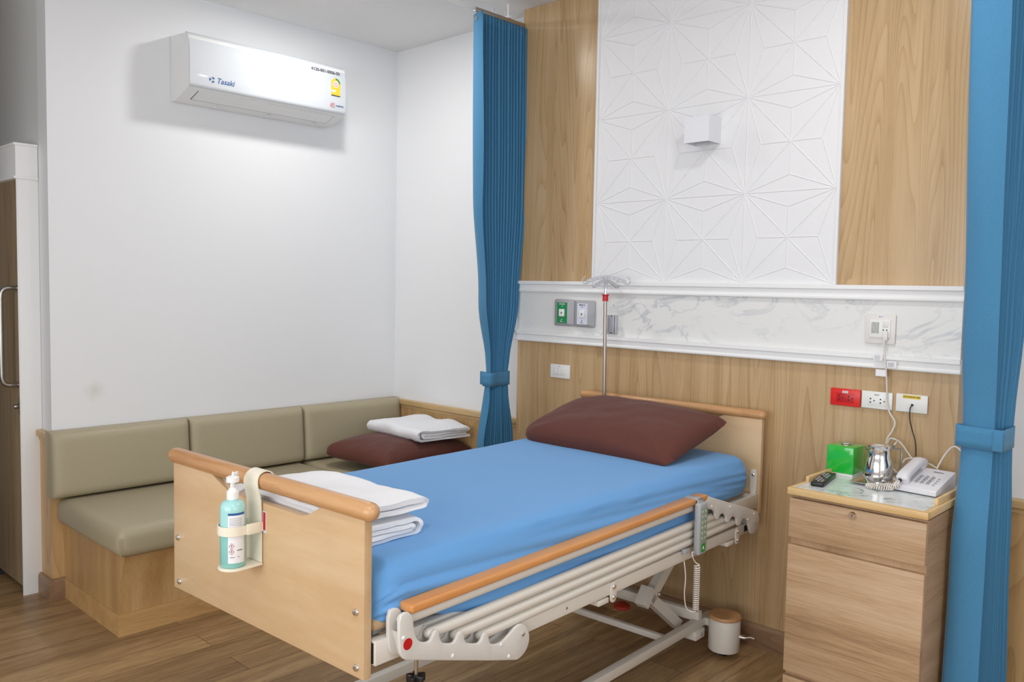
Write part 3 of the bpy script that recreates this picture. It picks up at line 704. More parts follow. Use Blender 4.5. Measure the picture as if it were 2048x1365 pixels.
# ---------------------------------------------------------------- curtains
def curtain(name, label, left):
    rr = root('curtain', (0.0 if left else 2.385, -.15, 0), label, 'curtain', group='blue curtains tied back either side of the bed wall'); Q = P(rr)
    ztop, zbot, zt = (2.886, .04, 1.045) if left else (2.905, .04, 1.06)
    if left:
        near = [(zbot, -.315), (.7, -.285), (.98, -.245), (1.06, -.235), (1.12, -.24), (1.46, -.292), (2.0, -.335), (2.88, -.352)]
        far = [(zbot, -.005), (.7, -.045), (.98, -.085), (1.06, -.093), (1.12, -.082), (1.46, -.025), (2.0, .005), (2.88, -.008)]
        amp = [(zbot, .030), (.8, .020), (1.05, .013), (1.4, .022), (2.0, .028), (2.88, .030)]
        n = 15; xc = 0.0; fw = [(zbot, .085), (.9, .056), (1.05, .036), (1.4, .074), (2.88, .088)]
        fx = [(zbot, -.036), (.9, -.018), (1.05, -.006), (1.4, -.024), (2.88, -.030)]
    else:
        near = [(zbot, -.33), (.7, -.31), (.98, -.262), (1.06, -.255), (1.12, -.257), (1.46, -.28), (2.0, -.30), (2.95, -.305)]
        far = [(zbot, -.06), (.7, -.09), (.98, -.12), (1.06, -.125), (1.12, -.12), (1.46, -.07), (2.0, -.01), (2.95, .03)]
        amp = [(zbot, .032), (.8, .024), (1.05, .016), (1.4, .024), (2.0, .030), (2.95, .032)]
        n = 17; xc = 2.385; fw = [(zbot, .118), (.6, .112), (1.05, .098), (1.4, .112), (2.95, .125)]
        fx = [(zbot, -.106), (.6, -.104), (.9, -.102), (1.05, -.100), (1.4, -.110), (2.95, -.134)]
    NU = n*8; FW = 10
    def fn(u, v):
        z = zbot+(ztop-zbot)*v; i = u*(NU+FW)
        yn, yf, am = lerp_tab(near, z), lerp_tab(far, z), lerp_tab(amp, z)
        if i <= FW:      # flat leading hem facing the room
            t = i/FW; w = lerp_tab(fw, z); x = xc+lerp_tab(fx, z)+w*t
            y = yn+.006*math.sin(t*PI)*-1 + (.012*(t-1)**2 if left else .02*(1-t)**3) + .004*math.sin(z*5+t*3)
            return (x, y, z)
        s = (i-FW)/NU; ph = s*n*2*PI
        x0 = xc+lerp_tab(fx, z)+lerp_tab(fw, z)
        k = min(1, s*n)          # blend from hem edge into the pleats
        wob = .003*noise.noise((s*n*1.3, z*1.2, 3.0 if left else 9.0))
        am *= 1 if left else .72; x = x0*(1-k)+(xc+.004+(0 if left else -.030+.036*s))*k + am*math.cos(ph+.35*math.sin(ph)) - am*(1-k) + wob*2
        y = yn+.006+(yf-yn-.006)*s + .004*math.sin(2*ph)
        return (x, y, z)
    b = MB().grid(fn, NU+FW, 60)
    d = Q(b, 'drape', 'curtain', smooth=60, recalc=False); md = d.modifiers.new('thick', 'SOLIDIFY'); md.thickness = .0016; md.offset = 0
    # tie band: closed loop round the gathered cloth
    yn, yf, am = lerp_tab(near, zt), lerp_tab(far, zt), lerp_tab(amp, zt)
    x0 = xc+lerp_tab(fx, zt)-.006; x1 = max(xc+am, xc+lerp_tab(fx, zt)+lerp_tab(fw, zt))+.010
    xf = xc+am+.010
    loop = spline([V(*p, 0) for p in [(x0, yn-.010), ((x0+x1)/2, yn-.013), (x1-.004, yn-.008), (x1, yn+.012), ((x1+xf)/2, yn+.04), (xf, (yn+yf)/2), (xf, yf), (xf-.01, yf+.012), (xc-.01, yf+.012), (xc-am-.008, yf), (xc-am-.008, (yn+yf)/2), (x0+.002, yn+.02)]], 5, True)
    L = len(loop); hb = .036
    b = MB().grid(lambda u, v: (loop[int(round(u*L)) % L].x, loop[int(round(u*L)) % L].y, zt-hb+2*hb*v + .010*(loop[int(round(u*L)) % L].x-xc)*(-1.5 if left else -3)), L, 3, wrap_u=True)
    tb = Q(b, 'tieback', 'curtain', smooth=60); md = tb.modifiers.new('thick', 'SOLIDIFY'); md.thickness = .003; md.offset = 1
    if not left:
        Q(MB().box((xc+.0, yn-.019, zt-.034), (xc+.03, yn-.013, zt+.030), .002), 'tieback_end', 'curtain')
    else:
        Q(MB().box((x0-.022, yn-.012, zt-.030), (x0+.004, yn-.006, zt+.040), .002), 'tieback_end', 'curtain')
        ring = [(.007*math.cos(a), .007*math.sin(a)) for a in [2*PI*i/16 for i in range(16)]]
        Q(MB().tube([(.014+u, -.362, 2.858+v) for u, v in ring], .002, 8, closed=True), 'eyelet', 'chrome')
        Q(MB().tube(spline([(.014, -.364, 2.851), (.010, -.356, 2.87), (.004, -.348, 2.895), (0, -.342, 2.908)], 5), .0014, 6), 'hanger_hook', 'steel')
    return rr
curtain('curtain', 'blue curtain tied back left of the bed wall, pleats showing', True)
curtain('curtain', 'blue curtain tied back beside the bedside cabinet at right', False)
r = root('curtain_rail', (0, -.3, 2.905), 'slim white curtain track under the ceiling above the left curtain', 'curtain rail', group='ceiling curtain tracks'); Q = P(r)
Q(MB().box((-.010, -1.6, 2.900), (.010, -.36, 2.918), .002), 'track', 'white_trim')
Q(MB().box((-.009, -.36, 2.895), (.009, YR-.002, 2.915), .002), 'track_channel', 'steel')
for y in (-1.2, -.12): Q(MB().box((-.018, y-.012, 2.914), (.018, y+.012, 2.926), .001).cyl((0, y, 2.92), (0, y, CEIL-.0005), .006), 'bracket', 'white_trim')
r2 = root('curtain_rail', (2.385, -.3, 2.935), 'slim white curtain track under the ceiling above the right curtain', 'curtain rail', group='ceiling curtain tracks'); Q = P(r2)
Q(MB().box((2.375, -1.6, 2.925), (2.395, YR-.002, 2.943), .002), 'track', 'white_trim')
for y in (-1.2, -.12): Q(MB().cyl((2.385, y, 2.94), (2.385, y, CEIL-.0005), .006), 'bracket', 'white_trim')
for x, y in ((-.10, -.137), (-.089, -.054)):
    o = MB().tube(spline([(x, y, CEIL), (x, y, CEIL-.02), (x+.008, y+.004, CEIL-.028), (x+.016, y+.008, CEIL-.02)], 5), .0028, 8).build('ceiling_hook', 'white_trim', origin=(x, y, CEIL))
    tag(o, 'small white hook in the ceiling beside the left curtain track, ' + ('farther from the wood panel' if y < -.1 else 'nearer the wood panel'), 'hook', 'small ceiling hooks')

# ---------------------------------------------------------------- bench along the left wall
be = root('bench', (-.80, -.95, 0), 'built in wooden bench with taupe vinyl cushions along the left wall', 'bench'); Q = P(be)
BX0, BY0, BY1 = XL+.0135, -1.918, YR-.0135
Q(MB().box((BX0, BY0, 0.0), (-.500, BY1, .094)), 'plinth', 'plinth', smooth=0)
fr = chaikin([(-.512, .0945), (-.508, .14), (-.498, .20), (-.470, .30), (-.440, .362)], 2, False)
b = MB().prism([(BX0, .0945)] + fr + [(BX0, .362)], lambda u, v, t: (u, t, v), BY0+.006, BY1)
Q(b, 'base', 'bench', smooth=30)
yb = [-1.955, -1.322, -.640, BY1-.001]
for k in range(3):
    y0, y1 = yb[k]+.002, yb[k+1]-.002
    x0, x1, z0, z1 = BX0+.001, -.402, .3625, .492
    def seat(mb):
        b = bmesh.new(); bmesh.ops.create_grid(b, x_segments=1, y_segments=1, size=1); b.free()
        mb.box((x0, y0, z0), (x1, y1, z1), .045, 6)
        for v in mb.v:
            u = (v.x-x0)/(x1-x0); w = (v.y-y0)/(y1-y0)
            if v.z > .42: v.z += .012*math.sin(PI*min(max(u, 0), 1))**.6*math.sin(PI*min(max(w, 0), 1))**.4
        return mb
    # dense cushion so the crown is smooth
    def cush(u, v, w): return None
    sc_ = Q(seat(MB()), 'seat_cushion', 'leather', smooth=70)
    if k == 0:
        Q(MB().tube([(x1-.004, y0+.012, .375), (x1+.0005, y0+.003, .40), (x1-.002, y0+.004, .455)], .0022, 6), 'seam', 'leather', sc_)
for k in range(3):
    y0, y1 = yb[k]+.002 - (.035 if k == 0 else 0), yb[k+1]-.002
    b = MB()
    x0, xf0, xf1, z0, z1 = XL+.0125, -1.045, -1.068, .500, .812
    N1, N2 = 26, 16
    def back(u, v):
        # front skin of the cushion, pillowed and with rolled edges
        y = y0+(y1-y0)*u; z = z0+(z1-z0)*v
        e = min(u, 1-u)*(y1-y0); f = min(v, 1-v)*(z1-z0)
        rr_ = .040
        d1 = 0 if e > rr_ else rr_-math.sqrt(max(0, rr_*rr_-(rr_-e)**2)); d2 = 0 if f > rr_ else rr_-math.sqrt(max(0, rr_*rr_-(rr_-f)**2))
        x = xf0+(xf1-xf0)*v + .010*(math.sin(PI*u)*math.sin(PI*v))**.5 - max(d1, d2)*.9 - min(d1, d2)*.5
        return (max(x, x0+.004), y, z)
    us = [0, .004, .012, .025, .045, .07] + [.1+.8*i/14 for i in range(15)] + [.93, .955, .975, .988, .996, 1]
    vs = [0, .01, .03, .06, .1, .14] + [.2+.6*i/8 for i in range(9)] + [.86, .9, .94, .97, .99, 1]
    pts = [back(u, v) for v in vs for u in us]; w = len(us); fs = []
    for j in range(len(vs)-1):
        for i in range(w-1): fs.append((j*w+i, j*w+i+1, (j+1)*w+i+1, (j+1)*w+i))
    # back plate
    o = len(pts); pts += [(x0, y0, z0), (x0, y1, z0), (x0, y1, z1), (x0, y0, z1)]
    fs.append((o, o+3, o+2, o+1))
    fs.append(tuple(range(w))[::-1]+(o, o+1)); H = len(vs)
    fs.append(tuple((H-1)*w+i for i in range(w))+(o+2, o+3))
    fs.append(tuple(j*w for j in range(H))+(o+3, o)); fs.append(tuple(j*w+w-1 for j in range(H))[::-1]+(o+1, o+2))
    b.add(pts, fs)
    Q(b, 'back_cushion', 'leather', smooth=60)

# ---------------------------------------------------------------- pillows and towels
def pillow(name, label, loc, rz, half, T, tilt=(0, 0), seed=1.0, sag=0.0, pinch=.10):
    hx, hy = half; N = 44
    R = Matrix.Rotation(rz, 4, 'Z') @ Matrix.Rotation(tilt[0], 4, 'X') @ Matrix.Rotation(tilt[1], 4, 'Y')
    def surf(u, v, side):
        a, c = u*2-1, v*2-1
        # outline: straight middle, sides drawn in a little between the corners
        rc = .15 if a < 0 else .06
        x = hx*a*(1-rc*abs(c)**5*abs(a)**5)*(1-pinch*.5*(1-abs(c)**2.0)*abs(a)**3); y = hy*c*(1-rc*abs(a)**5*abs(c)**5)*(1-pinch*(1-abs(a)**2.0)*abs(c)**3)
        h = T*max((1-abs(a)**3.4)*(1-abs(c)**3.0), 0)**.5
        n = noise.noise((a*1.6+seed, c*1.6, side*3.0))*.13 + noise.noise((a*4+seed, c*4, side*5.0))*.05
        # gathers that run in from the corners
        for sx in (-1, 1):
            for sy in (-1, 1):
                d = math.hypot(a-sx, c-sy); ang = math.atan2(c-sy, a-sx)
                n += .15*math.sin(ang*7+seed*2)*math.exp(-(d/.5)**2)
        z = side*h*(1+n*.9)*(.52 if side < 0 else 1.0)
        z -= sag*(a*a)*0
        return R @ V(x, y, z)
    b = MB()
    up = [surf(i/N, j/N, 1) for j in range(N+1) for i in range(N+1)]; dn = [surf(i/N, j/N, -1) for j in range(N+1) for i in range(N+1)]
    w = N+1; fs = []
    for j in range(N):
        for i in range(N): fs.append((j*w+i, j*w+i+1, (j+1)*w+i+1, (j+1)*w+i))
    o = len(up); fs2 = [tuple(o+k for k in f[::-1]) for f in fs]
    b.add(up+dn, fs+fs2)
    bmm = bmesh.new(); me = bpy.data.meshes.new('t'); me.from_pydata([tuple(v) for v in b.v], [], b.f); bmm.from_mesh(me)
    bmesh.ops.remove_doubles(bmm, verts=bmm.verts, dist=1e-5); bpy.data.meshes.remove(me)
    m = MB(); m.bm(bmm)
    o = m.build(name, 'brown', smooth=80); o.location = loc
    return tag(o, label, 'pillow', 'brown pillows')

def folded(name, label, loc, rz, width, length, layers, th, seed, droop=0.0, tiltx=0.0, taper=0.0, group=None, droop_x=0.0, wrap=False):
    """A cloth folded to and fro; folds at +y, cut edges at +-x. Built as a serpentine ribbon swept along x."""
    pitch = th*1.18; path = []
    if wrap:      # rolled fold: the outer layer goes right round the inner ones
        zl = [pitch*k+th/2 for k in range(4)]; ya, yb_ = -length/2, length/2
        def run(p, q, z): return [(p+(q-p)*i/10, z) for i in range(11)]
        def turn(y, zc, r, s, up):
            return [(y+s*math.cos(t)*r*.95, zc+math.sin(t)*r) for t in [(-PI/2+PI*q/8)*(1 if up else -1) for q in range(1, 8)]]
        path += run(ya, yb_-1.5*pitch, zl[0]) + turn(yb_-1.5*pitch, (zl[0]+zl[3])/2, 1.5*pitch, 1, True)
        path += run(yb_-1.5*pitch, ya+.02, zl[3]) + turn(ya+.02, (zl[3]+zl[2])/2, pitch/2, -1, False)
        path += run(ya+.02, yb_-2.3*pitch, zl[2]) + turn(yb_-2.3*pitch, (zl[2]+zl[1])/2, pitch/2, 1, False)
        path += run(yb_-2.3*pitch, ya+.03, zl[1])
    else:
        for k in range(layers):
            z = pitch*k+th/2; L = length*(1-.03*((k*37) % 5)/4)
            y0, y1 = -length/2+(.02*((k*53) % 3)), -length/2+L
            seg = [(y0+(y1-y0)*i/10, z) for i in range(11)]
            if k % 2: seg = seg[::-1]
            path += seg
            if k < layers-1:
                c = seg[-1]; s = 1 if k % 2 == 0 else -1
                for q in range(1, 6):
                    a = -PI/2+PI*q/6; path.append((c[0]+s*math.cos(a)*pitch*.95, c[1]+pitch/2+math.sin(a)*pitch/2))
    n = len(path); NX = 26; hw = th/2*.92
    nrm = []
    for i in range(n):
        a = path[max(0, i-1)]; c = path[min(n-1, i+1)]; d = Vector((c[0]-a[0], c[1]-a[1])); d.normalize(); nrm.append((-d.y, d.x))
    ring = [(path[i][0]+nrm[i][0]*hw, path[i][1]+nrm[i][1]*hw) for i in range(n)] + [(path[i][0]-nrm[i][0]*hw, path[i][1]-nrm[i][1]*hw) for i in range(n-1, -1, -1)]
    m = len(ring); H = pitch*layers; vs = []
    for q in range(NX+1):
        x = -width/2+width*q/NX
        for (y, z) in ring:
            zz = z; k = z/H
            xx = x*(1+.025*noise.noise((k*9+seed, y*3, 0)))
            edge = (abs(x)/(width/2))
            zz += .012*noise.noise((x*7+seed, y*7, 1.0))*k*1.6 + .004*noise.noise((x*22, y*22+seed, z*40))
            zz *= 1-.16*edge**6
            tq = min(1, max(0, (droop_x-x)/.16)) if droop else 0; zz -= droop*tq*tq*(3-2*tq)
            zz *= 1 - taper*max(0, 1-(x+width/2)/width)**1.5
            yy = y + .010*noise.noise((x*5+seed, z*30, 4.0))
            vs.append((xx, yy, zz if droop else max(zz, .0005)))
    fs = []
    for q in range(NX):
        for i in range(m):
            j = (i+1) % m; fs.append((q*m+i, q*m+j, (q+1)*m+j, (q+1)*m+i))
    half = n
    for q in (0, NX):
        for i in range(n-1):
            fs.append((q*m+i, q*m+i+1, q*m+(m-2-i), q*m+(m-1-i)))
    b = MB(); b.add(vs, fs)
    o = b.build(name, 'towel', smooth=60); o.location = loc; o.rotation_euler = (tiltx, 0, rz)
    return tag(o, label, 'towel', group)

pillow('pillow', 'brown pillow lying on the bench in the corner under a folded white towel', (-.665, -.285, .574), math.radians(4), (.30, .350), .095, (0, 0), 2.3)
folded('towel', 'folded white towel on top of the brown pillow on the bench', (-.645, -.145, .663), math.radians(176), .50, .37, 4, .0155, 3.1, wrap=True, group='folded white towels')

# ---------------------------------------------------------------- hospital bed (own axes: x = width, y = -length, origin on the floor at the head end)
BA = .045; BO = V(1.012, -.087, 0)
bed = root('hospital_bed', BO, 'adjustable hospital bed with maple end boards and beige metal frame', 'bed', rz=BA)
def S(s, l, z): return V(s, -l, z)
def to_world(s, l, z):
    return BO + Matrix.Rotation(BA, 3, 'Z') @ V(s, -l, z)
def bb(m, name, mats, parent=None, **kw): return m.build(name, mats, parent or bed, **kw)
LF = 2.096   # footboard front face
def endboard(l0, l1, zb, zt, hw, notch_z):
    o = [(-hw, zb), (hw, zb), (hw, zt), (.335, zt)]
    for i in range(9):
        t = i/8; o.append((.325-.13*t, zt-(zt-notch_z)*(t*t*(3-2*t))))
    for i in range(9):
        t = i/8; o.append((-.115-.17*t, notch_z+(zt-notch_z)*(t*t*(3-2*t))))
    o += [(-.335, zt), (-hw, zt)]
    return MB().prism(o, lambda u, v, t: S(u, t, v), l0, l1, .0025)
ft = bb(endboard(LF-.024, LF, .597, .992, .452, .944), 'footboard', 'maple', smooth=30)
bb(MB().rod(S(-.480, LF-.012, 1.000), S(.480, LF-.012, 1.000), .0235, 20), 'foot_rail', 'beech')
hd = bb(endboard(-.012, .012, .60, 1.005, .466, .96), 'headboard', 'maple', smooth=30)
bb(MB().rod(S(-.478, 0, 1.014), S(.478, 0, 1.014), .0205, 20), 'head_rail', 'beech')
for s, z in ((-.422, .756), (-.416, .622), (.424, .756), (.427, .622)):
    bb(MB().lathe([(.0095, 0), (.0095, .002), (.0075, .0055), (.003, .007), (.0001, .007)], S(s, LF, z), 18, (0, -1, 0)), 'bolt', 'chrome', ft)
bb(MB().prism(chaikin([(.424, .670), (.454, .670), (.454, .780), (.439, .786), (.424, .780)], 1), lambda u, v, t: S(u, t, v), .0122, .018, .0015), 'board_bracket', 'metal_white')
bb(MB().lathe([(.007, 0), (.007, .002), (.004, .005), (.0001, .0055)], S(.438, .018, .762), 16, (0, -1, 0)), 'bolt', 'chrome', hd)
# height mark and red insert on the footboard
bb(MB().box(S(.030, LF, .866), S(.047, LF+.0012, .924), .0005), 'sticker_edge', 'paleblue', ft, smooth=0)
bb(MB().box(S(.034, LF+.0010, .874), S(.045, LF+.0018, .922), .0003), 'red_sticker', 'red', ft, smooth=0)
# upper frame
for sgn in (-1, 1):
    b = MB().box(S(sgn*.462, .015, .625), S(sgn*.430, 2.068, .685), .003)
    bb(b, 'side_beam', 'metal_white')
    bb(MB().box(S(sgn*.455, 2.066, .630), S(sgn*.436, 2.071, .680), .001), 'beam_end_cap', 'black')
for l0, l1 in ((.02, .06), (1.02, 1.06), (2.02, 2.06)):
    bb(MB().box(S(-.43, l0, .630), S(.43, l1, .680), .003), 'cross_beam', 'metal_white')
pl = MB()
for l0, l1 in ((.07, .80), (.82, 1.04), (1.06, 1.40), (1.42, 2.05)):
    pl.box(S(-.43, l0, .686), S(.43, l1, .700), .003)
bb(pl, 'mattress_platform', 'platform')
# sling beam with hinge plates
bb(MB().box(S(.463, .130, .557), S(.490, 1.60, .598), .003), 'lower_beam', 'metal_white')
bb(MB().box(S(.4895, .160, .566), S(.4910, .195, .590)), 'rating_label', 'black', smooth=0)
for l in (1.12, .26):
    hp = bb(MB().prism(chaikin([(l-.016, .60), (l+.016, .60), (l+.018, .545), (l+.010, .532), (l-.010, .532), (l-.018, .545)], 1), lambda u, v, t: S(t, u, v), .4905, .495, .001), 'hinge_plate', 'metal_white')
    for z in (.583, .549): bb(MB().lathe([(.0085, 0), (.0085, .002), (.006, .005), (.0001, .0055)], S(.495, l, z), 16, (1, 0, 0)), 'bolt', 'chrome', hp)
    bb(MB().box(S(.40, l+.02, .535), S(.4905, l+.075, .552), .002), 'stop_block', 'metal_white')
bb(MB().lathe([(.004, 0), (.004, .001)], S(.490, 1.36, .578), 12, (1, 0, 0)), 'bolt', 'steel')
# folded side rail
T_ = [((2.012, .728), (.512, .744)), ((1.924, .668), (.436, .680)), ((1.832, .637), (.346, .652)), ((1.738, .607), (.256, .624))]
sr = bpy.data.objects.new('side_rail', None); COL.objects.link(sr); sr.parent = bed
for (a, c) in T_:
    b = MB().rod(S(.4835, a[0]+.006, a[1]), S(.4835, c[0]-.004, c[1]), .0148, 18, 4)
    bb(b, 'rail_tube', 'metal_white', sr)
def yz(l): return .728+(2.012-l)*(.016/1.5)
pd = MB().box((.459, 0, -.0105), (.508, 1.46, .0125), .007, 3)
ang = math.atan2(.016, 1.5)
pm = Matrix.Translation(S(0, 1.995, yz(1.995)+.0245)) @ Matrix.Rotation(ang, 4, 'X')
for v in pd.v: v.xyz = pm @ v
bb(pd, 'armrest_pad', 'pad', sr)
foot_out = [(2.035, .752), (2.010, .756), (1.992, .741), (1.988, .712), (1.984, .692), (1.973, .672), (1.952, .661), (1.933, .659), (1.926, .672), (1.916, .684), (1.905, .678), (1.900, .655), (1.890, .640), (1.855, .629), (1.845, .634), (1.838, .648), (1.826, .654), (1.815, .645), (1.812, .622), (1.800, .612), (1.762, .599), (1.750, .604), (1.745, .616), (1.734, .623), (1.722, .613), (1.718, .590), (1.708, .581), (1.685, .574), (1.660, .576), (1.630, .590), (1.606, .602), (1.585, .602), (1.566, .588), (1.553, .566), (1.552, .540), (1.566, .517), (1.590, .506), (1.610, .504), (2.000, .633), (2.018, .640), (2.029, .655), (2.034, .680)]
def plate(outl, s0, s1, bev=.002): return MB().prism(outl, lambda u, v, t: S(t, u, v), s0, s1, bev)
def bracket(outl, core, name):
    b = plate(outl, .4975, .508, .003); m2 = plate(outl, .458, .4695, .002)
    b.add(m2.v, m2.f); m3 = plate(core, .468, .4985, 0); b.add(m3.v, m3.f)
    return bb(b, name, 'plastic_grey', sr, smooth=50)
fb = bracket(chaikin(foot_out, 1), [(2.025, .705), (1.985, .690), (1.965, .655), (1.90, .630), (1.80, .596), (1.70, .563), (1.62, .572), (1.575, .572), (1.565, .535), (1.60, .512), (2.005, .640)], 'end_bracket')
head_out = [(.553, .768), (.540, .774), (.516, .768), (.35, .714), (.20, .667), (.129, .643), (.108, .632), (.097, .616), (.093, .592), (.101, .570), (.118, .555), (.143, .549), (.165, .555), (.178, .570), (.188, .592), (.197, .610), (.215, .624), (.239, .633), (.252, .628), (.262, .613), (.272, .609), (.288, .614), (.297, .628), (.300, .646), (.320, .656), (.338, .659), (.352, .650), (.362, .641), (.376, .642), (.386, .652), (.388, .670), (.405, .683), (.425, .689), (.440, .682), (.450, .671), (.465, .672), (.476, .685), (.480, .706), (.500, .717), (.538, .727), (.554, .745)]
hb_ = bracket(chaikin(head_out, 1), [(.545, .765), (.13, .640), (.105, .605), (.12, .565), (.14, .558), (.165, .575), (.185, .612), (.23, .640), (.40, .694), (.54, .735)], 'end_bracket')
o = bb(MB().lathe([(.014, 0), (.014, .0012)], S(.508, 2.008, .676), 24, (1, 0, 0)), 'release_button', 'red', sr); o['label'] = 'red release button'
for l, z in ((1.582, .572),): bb(MB().lathe([(.007, 0), (.007, .002), (.004, .004), (.0001, .0045)], S(.508, l, z), 16, (1, 0, 0)), 'bolt', 'chrome', sr)
for l, z in ((1.856, .598), (1.640, .527), (1.672, .5695), (2.022, .695)): bb(MB().lathe([(.0055, 0), (.0055, .001), (.003, .003), (.0001, .0032)], S(.508, l, z), 14, (1, 0, 0)), 'plug_cap', 'white_plastic', sr)
bb(MB().lathe([(.006, 0), (.006, .002), (.004, .004), (.0001, .0045)], S(.508, .130, .595), 16, (1, 0, 0)), 'bolt', 'chrome', sr)
for l, z in ((.509, .732), (.361, .704), (.148, .635), (.204, .622)): bb(MB().lathe([(.0045, 0), (.0045, .001), (.003, .003), (.0001, .0032)], S(.508, l, z), 14, (1, 0, 0)), 'plug_cap', 'white_plastic', sr)
# star knob under the foot end
b = MB().cyl(S(.478, 1.952, .57), S(.478, 1.952, .625), .005, seg=10)
kn = bb(b, 'clamp_screw', 'steel')
pts = [((.019+.006*math.cos(5*a))*math.cos(a), (.019+.006*math.cos(5*a))*math.sin(a)) for a in [2*PI*i/60 for i in range(60)]]
bb(MB().prism(pts, lambda u, v, t: S(.478+u, 1.952+v, t), .553, .574, .003), 'knob', 'black', kn)
# undercarriage
b = MB().box(S(.272, .055, .112), S(.304, 1.92, .148), .002); bb(b, 'base_beam', 'metal_white')
b = MB().box(S(-.304, .055, .112), S(-.272, 1.92, .148), .002); bb(b, 'base_beam', 'metal_white')
for l, z0, z1, w, mm in ((.16, .140, .182, .03, 'metal_white'), (1.90, .148, .188, .05, 'beige')):
    bb(MB().box(S(-.30, l, z0), S(.30, l+w, z1), .002), 'cross_beam', mm)
bb(MB().box(S(-.28, .335, .085), S(.27, .358, .110), .002), 'cross_beam', 'metal_white')
bb(MB().box(S(.255, .16, .075), S(.315, .235, .113), .003), 'foot_bracket', 'metal_white')
bb(MB().lathe([(.008, 0), (.008, .003), (.005, .005)], S(.315, .19, .095), 14, (1, 0, 0)), 'bolt', 'chrome')
def beam(mb, a, c, w, h):
    """rectangular bar from a to c; w along bed width, h across"""
    a, c = Vector(a), Vector(c); d = (c-a).normalized(); sx = V(1, 0, 0); n = d.cross(sx).normalized()
    vs = []
    for p in (a, c):
        for i, j in ((-1, -1), (1, -1), (1, 1), (-1, 1)): vs.append(p+sx*w/2*i+n*h/2*j)
    return mb.add(vs, [(0, 1, 2, 3), (7, 6, 5, 4), (0, 4, 5, 1), (1, 5, 6, 2), (2, 6, 7, 3), (3, 7, 4, 0)])
for sg in (1, -1):
    bb(beam(MB(), S(sg*.215, .455, .285), S(sg*.215, .03, .62), .034, .045), 'lift_arm', 'metal_white', smooth=0)
    bb(beam(MB(), S(sg*.215, .470, .31), S(sg*.215, .215, .115), .034, .042), 'lift_arm', 'metal_white', smooth=0)
    bb(beam(MB(), S(sg*.215, .505, .275), S(sg*.215, .455, .335), .050, .034), 'arm_block', 'metal_white', smooth=0)
    bb(MB().lathe([(.010, 0), (.010, .006), (.006, .010)], S(sg*.232, .405, .300), 14, (1, 0, 0)), 'bolt', 'steel')
bb(MB().box(S(-.20, .42, .27), S(.20, .46, .30), .002), 'cross_beam', 'metal_white')
# actuator and brake pedal hanging behind
b = MB().cyl(S(.05, .62, .30), S(.05, 1.05, .52), .03, seg=18); bb(b, 'actuator', 'metal_white')
bb(MB().box(S(.03, .76, .335), S(.12, .84, .43), .004), 'actuator_bracket', 'platform')
bb(MB().lathe([(.0001, -.016), (.022, -.014), (.036, -.005), (.036, .005), (.022, .014), (.0001, .016)], S(.045, .385, .196), 20), 'brake_pedal', 'pedal')
# castor housings with beech lids
def castor(s, l):
    h = bb(MB().lathe([(.063, .030), (.065, .034), (.065, .160), (.063, .163)], S(s, l, 0), 36), 'castor_housing', 'metal_white')
    bb(MB().lathe([(.0645, .1632), (.0665, .166), (.0665, .173), (.063, .178), (.0001, .179)], S(s, l, 0), 36, caps=False), 'castor_lid', 'beech', h)
    bb(MB().cyl(S(s-.012, l, .029), S(s+.012, l, .029), .029, seg=24), 'castor_wheel', 'black', h)
    return h
h = castor(.383, .118)
b = MB().cyl(S(.383+.060, .118-.012, .095), S(.383+.086, .118-.018, .095), .009, seg=14); b.tube([S(.465, .10, .093), S(.485, .088, .098), S(.50, .082, .094)], .004, 8)
bb(b, 'thumb_screw', 'chrome', h)
bb(MB().box(S(.30, .095, .115), S(.33, .14, .146), .002), 'castor_mount', 'metal_white')
castor(-.383, .118); castor(.383, 1.86); castor(-.383, 1.86)
for sg in (-1, 1): bb(MB().box(S(sg*.29, 1.84, .115), S(sg*.33, 1.88, .146), .002), 'castor_mount', 'metal_white')
bb(MB().box(S(-.33, .095, .115), S(-.29, .14, .146), .002), 'castor_mount', 'metal_white')

